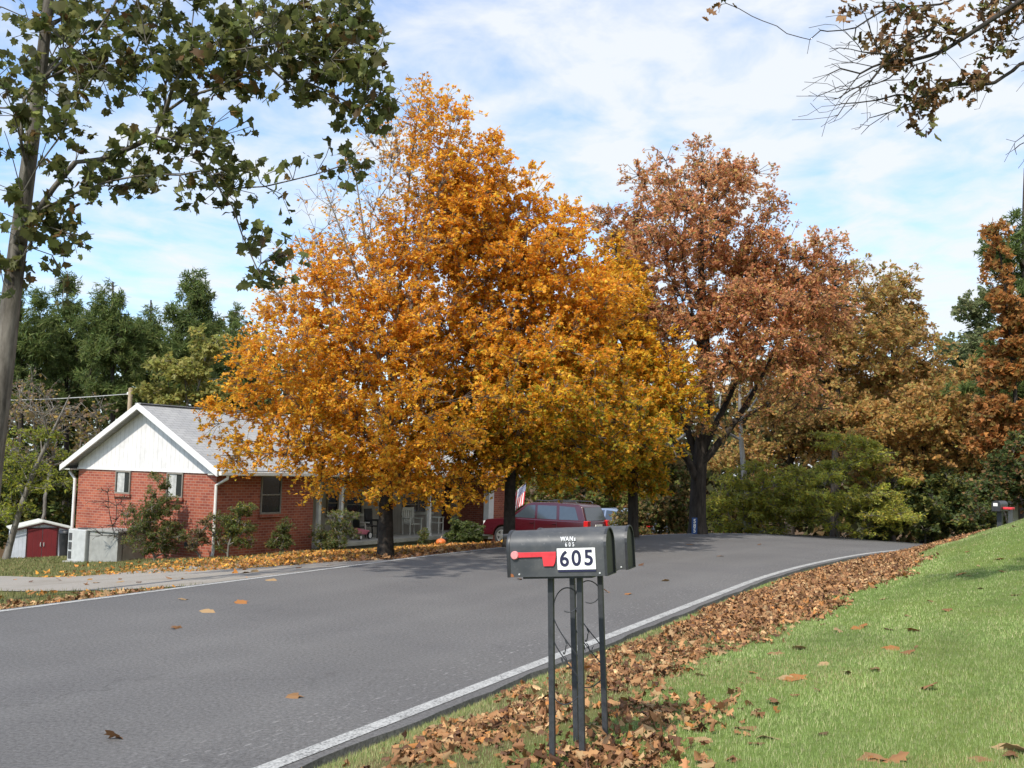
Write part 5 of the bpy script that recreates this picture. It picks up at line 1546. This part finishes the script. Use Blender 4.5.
# ---- near oak, off to the right, whose twigs hang into the picture
Yk = 8.0
bk_ = np.array([7.9, 8.6, 0]); bk_[2] = tz(7.9, 8.6)
trk = [bk_ - [0, 0, .2], bk_ + [-.1, 0, 2.2], bk_ + [-.35, -.1, 4.2], bk_ + [-.5, -.2, 5.6], bk_ + [-.5, -.2, 7.2]]
limb = [bk_ + np.array([-.40, -.12, 4.6]), P(1120, -60, Yk), P(1040, -12, Yk), P(985, 24, Yk), P(945, 50, Yk)]
root = thing('oak_tree', 'nearly bare oak whose twigs and brown leaves hang in at the top right corner', 'tree', bk_)
tp = smooth_path(trk, .3)
lp = smooth_path(limb, .22)
tw, _ = blob_points(px_blobs([(870, 75, 60, 55, 0, 3, .5), (835, 105, 50, 38, .1, 3, .4), (850, 30, 55, 30, -.2, 2, .5), (900, 110, 40, 25, .2, 1.2, .3), (960, 90, 30, 30, .2, .6, .3), (1000, 30, 50, 40, .3, 1.2, .4), (905, -10, 60, 25, 0, 1, .4), (1018, 150, 16, 20, .4, .5, .2), (1060, 40, 60, 60, .3, 1, .6), (722, 8, 10, 14, .2, .25, .05)], Yk), 380)
lf, _ = blob_points(px_blobs([(892, 35, 22, 26, 0, 4, .25), (925, 30, 28, 22, 0, 3, .3), (905, 60, 16, 12, 0, 1.2, .2), (922, 95, 16, 20, .1, 2.6, .2), (918, 128, 9, 7, .1, 1, .12), (973, 82, 14, 8, .2, 1.3, .15), (900, 3, 30, 8, 0, 1, .2), (1005, 30, 22, 22, .2, 3, .3), (985, 8, 20, 14, .2, 1.5, .2), (850, 5, 14, 6, 0, .5, .1), (722, 2, 10, 5, .2, .25, .05)], Yk), 60)
tgs = np.concatenate([tw, lf]); isl = np.r_[np.zeros(len(tw), bool), np.ones(len(lf), bool)]
# skeleton: trunk, then the limb, then the twigs
nt_ = len(tp); j0 = int(np.argmin(np.linalg.norm(tp - lp[0], axis=1)))
base_nodes = np.concatenate([tp, lp[1:]])
o_ = np.argsort(np.linalg.norm(tgs - lp[0], axis=1)); tgs = tgs[o_]; isl = isl[o_]
Pn, Dn, par, ends = grow(base_nodes, tgs, .12, 1.0, .30, .0, jitter=.06, start=nt_ + 2)
par[nt_] = j0
d = Pn[nt_] - Pn[j0]; Dn[nt_] = d / np.linalg.norm(d)
me = wood_mesh('trunk', Pn, Dn, par, .0019, .19, nt_, .6, 0, 1.3, 6, r_br=.036)
me.transform(Matrix.Translation(-Vector(bk_)))
link('trunk', me, M_BARK_DARK, root)
le = ends[isl[:len(ends)]]
rep = np.repeat(le, 10)
pos = Pn[rep] + rng.normal(size=(len(rep), 3)) * [.075, .075, .065]
col = palette(len(rep), [((.17, .085, .035), 3), ((.13, .085, .03), 2), ((.22, .12, .05), 1), ((.11, .11, .03), 1)]) * np.exp(rng.normal(size=(len(rep), 1)) * .2)
me = leaves_mesh('crown', pos - bk_, rng.normal(size=(len(rep), 3)), .088 * (.6 + .7 * rng.random(len(rep))), col, T_OAK, .3, .3, rng.normal(size=(len(rep), 3)) + [0, 0, -1.0])
link('crown', me, M_DRY, root)

# ================================================================== GROUND COVER
def blades(name, X, Y, h, w, cols, label, lean=.5):
    n = len(X)
    z = TZ(X, Y)
    a = rng.random(n) * 2 * math.pi
    dx, dy = np.cos(a) * w / 2, np.sin(a) * w / 2
    la = rng.random(n) * 2 * math.pi; ll = rng.random(n) * lean * h
    b = np.c_[X, Y, z - .004]
    v0 = b - np.c_[dx, dy, 0 * dx]; v1 = b + np.c_[dx, dy, 0 * dx]
    v2 = b + np.c_[np.cos(la) * ll, np.sin(la) * ll, h]
    V = np.stack([v0, v1, v2], 1).reshape(-1, 3)
    me = np_mesh(name, V, np.arange(3 * n), np.full(n, 3), np.repeat(cols, 3, axis=0))
    return tag(link(name, me, M_GRASS), label, 'grass', None, 'stuff')
def logdens(n, y0, y1, x0f, x1f):
    Y = np.exp(rng.uniform(math.log(y0), math.log(y1), n))
    X = Y * rng.uniform(x0f, x1f, n)
    return X, Y
GR = [((.28, .36, .12), 4), ((.36, .42, .17), 2), ((.18, .26, .07), 2), ((.50, .47, .26), 1.6)]
X, Y = logdens(640000, 2.6, 30, -.28, .72)
s, d = sd(X, Y)
pk_ = np.where(d < 1.35, np.where(d < .55, .75, .45), 1.0)
ok = (d > .04) & (d < 7.5) & (rng.random(len(X)) < pk_) & (s < 34)
X, Y, s, d = X[ok], Y[ok], s[ok], d[ok]
sc = np.clip(Y / 5, .9, 3.5)
pat = .90 + .13 * np.sin(X * 1.9 + 2 * np.sin(Y * .8)) + .10 * np.sin(X * 5.1 - Y * 3.3 + 1.5 * np.sin(X * 2.2)) + .08 * np.sin(X * 11 + 2 * np.sin(Y * 7))
dryp = sstep(.35, 1.5, np.sin(X * 1.3 + 1.7 * np.sin(Y * .9)) + np.sin(Y * 1.9 - X * .7 + 2) * .8 + .5 * np.sin(X * 4.3 + Y * 3.1))
colg = palette(len(X), GR) * np.exp(rng.normal(size=(len(X), 1)) * .16) * pat[:, None]
strw = (rng.random(len(X)) < np.maximum(.40 * (d < .6), .38 * dryp))
colg[strw] = np.array([.36, .31, .15]) * np.exp(rng.normal(size=(strw.sum(), 1)) * .2)
blades('grass', X, Y, (.014 + .020 * rng.random(len(X))) * np.where(d < .5, 1.35, 1.0) * (.8 + .45 * (pat - .6)), np.clip(.0034 * sc, .003, .009), colg, 'short bright green mown grass covering the bank')
# thin dry verge and lawn beyond the road
X = rng.uniform(-32, 3, 150000); Y = np.exp(rng.uniform(math.log(8), math.log(48), 150000))
s, d = sd(X, Y); e = -d - W_ROAD
ok = (e > .12) & (np.abs(X) < Y * .62) & (X > -.62 * Y)
hq = (np.c_[X, Y] - HC[:2]); inx = hq @ HX; iny = hq @ HY
ok &= ~((inx > -.2) & (inx < HL + .2) & (iny > -.2) & (iny < WD + .2))
ok &= ~on_drive(X, Y)
pxx = np.array([proj(p_)[0] for p_ in np.c_[X, Y, 0 * X]])
ok &= ~((pxx > 470) & (rng.random(len(X)) < .6))
X, Y = X[ok], Y[ok]
LAWN = [((.15, .17, .055), 3), ((.20, .20, .075), 2), ((.28, .23, .11), 2), ((.10, .13, .04), 1)]
colg = palette(len(X), LAWN) * np.exp(rng.normal(size=(len(X), 1)) * .2)
blades('grass', X, Y, (.03 + .05 * rng.random(len(X))), .0045 * np.clip(Y / 5, 1, 8), colg, 'dull patchy lawn grass between the road and the house')

# ---- fallen leaves
LITTER = [((.29, .145, .062), 3), ((.36, .195, .085), 3), ((.21, .098, .043), 2.6), ((.43, .28, .14), 1.6), ((.135, .065, .035), 1.8), ((.40, .17, .05), .6)]
def litter(name, X, Y, size, pal, label, tmpl, pile=.02, mat=M_DRY, tiltk=1.0, curl=.35):
    z = TZ(X, Y)
    n = len(X)
    pos = np.c_[X, Y, z + .008 + pile * rng.random(n)]
    nr = rng.normal(size=(n, 3)) * tiltk * .55 + [0, 0, 1.0]
    col = palette(n, pal) * np.exp(rng.normal(size=(n, 1)) * .22)
    me = leaves_mesh(name, pos, nr, size * (.55 + .9 * rng.random(n)), np.clip(col, .01, .9), tmpl, .3, curl)
    return tag(link(name, me, mat), label, 'leaves', None, 'stuff')
n = 100000
ss_ = -4 + 34 * rng.random(n) ** 1.35; dd_ = rng.uniform(.12, 3.0, n)
edge_out = 1.25 + .10 * np.sin(ss_ * .9) + .10 * np.sin(ss_ * 2.7 + 1) + .06 * np.sin(ss_ * 6.1) + .95 * sstep(-1, 9, ss_)
edge_in = .34 + .12 * np.sin(ss_ * 1.3 + 2) + .10 * np.sin(ss_ * 3.7)
dens = sstep(edge_in - .18, edge_in + .12, dd_) * (1 - sstep(edge_out - .30, edge_out + .14, dd_))
patch = .5 + .5 * np.sin(ss_ * 2.2 + dd_ * 4) * np.sin(ss_ * .9 - dd_ * 5 + 1)
nearb = 1 - sstep(-1, 4, ss_)
nearb = 1 - sstep(1.5, 6, ss_)
patch = np.sin(ss_ * 2.7 + dd_ * 3.1) + np.sin(ss_ * 1.1 - dd_ * 6 + 1) + .8 * np.sin(ss_ * 5.3 + dd_ * 7.7)
dens = dens * (1 - .85 * nearb * sstep(.1, -.5, patch) ) * (1 - .5 * nearb)
dens = np.clip(dens, 0, 1)
ok = rng.random(n) < dens * np.where(ss_ < 9, 1, .75)
pts = np.array([road_pt(a_, b_) for a_, b_ in zip(ss_[ok], dd_[ok])])
litter('leaf_litter', pts[:, 0], pts[:, 1], .058, LITTER, 'thick drift of brown fallen leaves along the right edge of the road', T_OAK, .018, tiltk=.85, curl=.5)
# heap round the mailbox posts
n = 330
X = .46 + .22 * rng.normal(size=n); Y = 4.70 + .22 * rng.normal(size=n)
s, d = sd(X, Y); ok = (d > .35)
litter('leaf_litter', X[ok], Y[ok], .060, LITTER, 'heap of curled brown leaves round the feet of the mailbox posts', T_OAK, .04, tiltk=1.3, curl=.5)
hp = hit(655, 716)
X = hp[0] + .22 * rng.normal(size=260); Y = hp[1] + .30 * rng.normal(size=260)
s, d = sd(X, Y); ok = (d > .35)
litter('leaf_litter', X[ok], Y[ok], .060, LITTER, 'thin spread of brown leaves on the grass beside the mailbox posts', T_OAK, .015, tiltk=.9, curl=.5)
# golden leaves under the maples
n = 72000
X = rng.uniform(-13, 5, n); Y = rng.uniform(13, 36, n)
s, d = sd(X, Y); e = -d - W_ROAD
dm = np.minimum(np.hypot(X - b1[0] - .3, (Y - b1[1] - 3) * .7), np.hypot(X - b2[0], (Y - b2[1] - 3) * .8))
pr_ = np.exp(-(dm / 4.4) ** 2)
hq = (np.c_[X, Y] - HC[:2]); inx = hq @ HX; iny = hq @ HY
ok = (rng.random(n) < pr_) & (e > .05) & ~((inx > -.2) & (iny > -.25))
ok &= ~(on_drive(X, Y) & (rng.random(n) < .985))
litter('leaf_litter', X[ok], Y[ok], .10, [((.52, .24, .04), 3), ((.44, .18, .04), 3), ((.32, .14, .045), 2.2), ((.58, .33, .055), 1)], 'carpet of golden maple leaves on the lawn under the maples', T_MAPLE, .008, M_DRY)
# browner leaves caught on the verge before the drive
n = 1300
px2 = rng.uniform(-30, 190, n); py2 = rng.uniform(591, 611, n) - .11 * px2 * .0
pts = []
for i in range(0, n):
    ss0 = rng.uniform(-3.5, 4.5); pts.append(road_pt(ss0, -W_ROAD - abs(rng.normal()) * .55 - .1))
pts = np.array(pts)
litter('leaf_litter', pts[:, 0], pts[:, 1], .09, LITTER, 'brown leaves caught in the grass verge beside the driveway', T_OAK, .02)
# leaves blown about the far side of the bend
n = 9000
ss0 = rng.uniform(10, 40, n); dd0 = -W_ROAD - .1 - np.abs(rng.normal(size=n)) * 2.2
pts = np.array([road_pt(a_, b_) for a_, b_ in zip(ss0, dd0)])
litter('leaf_litter', pts[:, 0], pts[:, 1], .11, LITTER, 'scattered brown leaves below the oak on the outside of the bend', T_OAK, .02)

# ---- single leaves one can count
protos = []
for k in range(7):
    sz = np.array([1.0])
    col = np.array([LITTER[k % 6][0]]) * (.65 + .3 * rng.random())
    me = leaves_mesh('fallen_leaf', np.zeros((1, 3)), np.array([[.25 * rng.normal(), .25 * rng.normal(), 1.0]]), sz, np.clip(col, 0, 1), (T_OAK, T_SYC, T_OAK, T_SYC, T_OAK, T_SYC, T_OAK)[k], .22, .16)
    me.materials.append(M_DRY)
    protos.append(me)
def single(x, y, z, size, label, group, k=None):
    o = bpy.data.objects.new('fallen_leaf', protos[int(rng.integers(7)) if k is None else k])
    COL.objects.link(o)
    o.location = (x, y, z); o.scale = (size,) * 3; o.rotation_euler = (rng.normal() * .16, rng.normal() * .16, rng.random() * 6.28)
    return tag(o, label, 'leaf', group, 'thing')
LB = 'dry brown fallen leaf lying loose on the green grass bank'
nput = 0
for x, y in ((705, 715), (690, 722), (655, 718), (775, 705), (860, 628), (840, 632), (893, 650), (770, 740), (745, 730), (700, 700), (1012, 757), (1018, 752), (990, 765), (868, 761), (890, 764), (795, 680), (778, 655), (800, 650), (905, 655), (875, 672), (925, 690), (945, 612), (960, 575), (1000, 560), (980, 590), (915, 632), (930, 603)):
    p = hit(x, y)
    single(p[0], p[1], p[2] + .02, .125, LB, 'loose leaves on the grass bank'); nput += 1
while nput < 95:
    Yv = math.exp(rng.uniform(math.log(3.6), math.log(20))); Xv = Yv * rng.uniform(.1, .5)
    s, d = sd([Xv], [Yv])
    if 1.3 < d[0] < 3.6 and rng.random() < math.exp(-(d[0] - 1.3) / 1.1):
        single(Xv, Yv, tz(Xv, Yv) + .010, .085 * (.7 + .6 * rng.random()), LB, 'loose leaves on the grass bank'); nput += 1
LR = 'dry brown fallen leaf lying on the bare grey asphalt'
for x, y, sz in ((117, 753, .10), (292, 709, .09), (174, 637, .11), (207, 620, .11), (240, 610, .11), (270, 586, .12), (183, 606, .09), (608, 598, .08), (628, 600, .08), (575, 576, .07), (665, 586, .09), (640, 570, .10), (520, 585, .09), (720, 560, .10), (760, 548, .12), (690, 548, .12)):
    p = hit(x, y)
    single(p[0], p[1], float(zr(sd([p[0]], [p[1]])[0][0])) + .015, sz * 1.35, LR, 'loose leaves on the road')
LD = 'dry brown fallen leaf lying on the pale driveway'
for x, y in ((30, 583), (85, 586), (95, 584), (120, 583), (140, 584), (245, 574), (255, 573), (300, 569), (330, 566), (170, 580), (60, 581)):
    p = hit(x, y)
    single(p[0], p[1], tz(p[0], p[1]) + .03, .12, LD, 'loose leaves on the driveway')
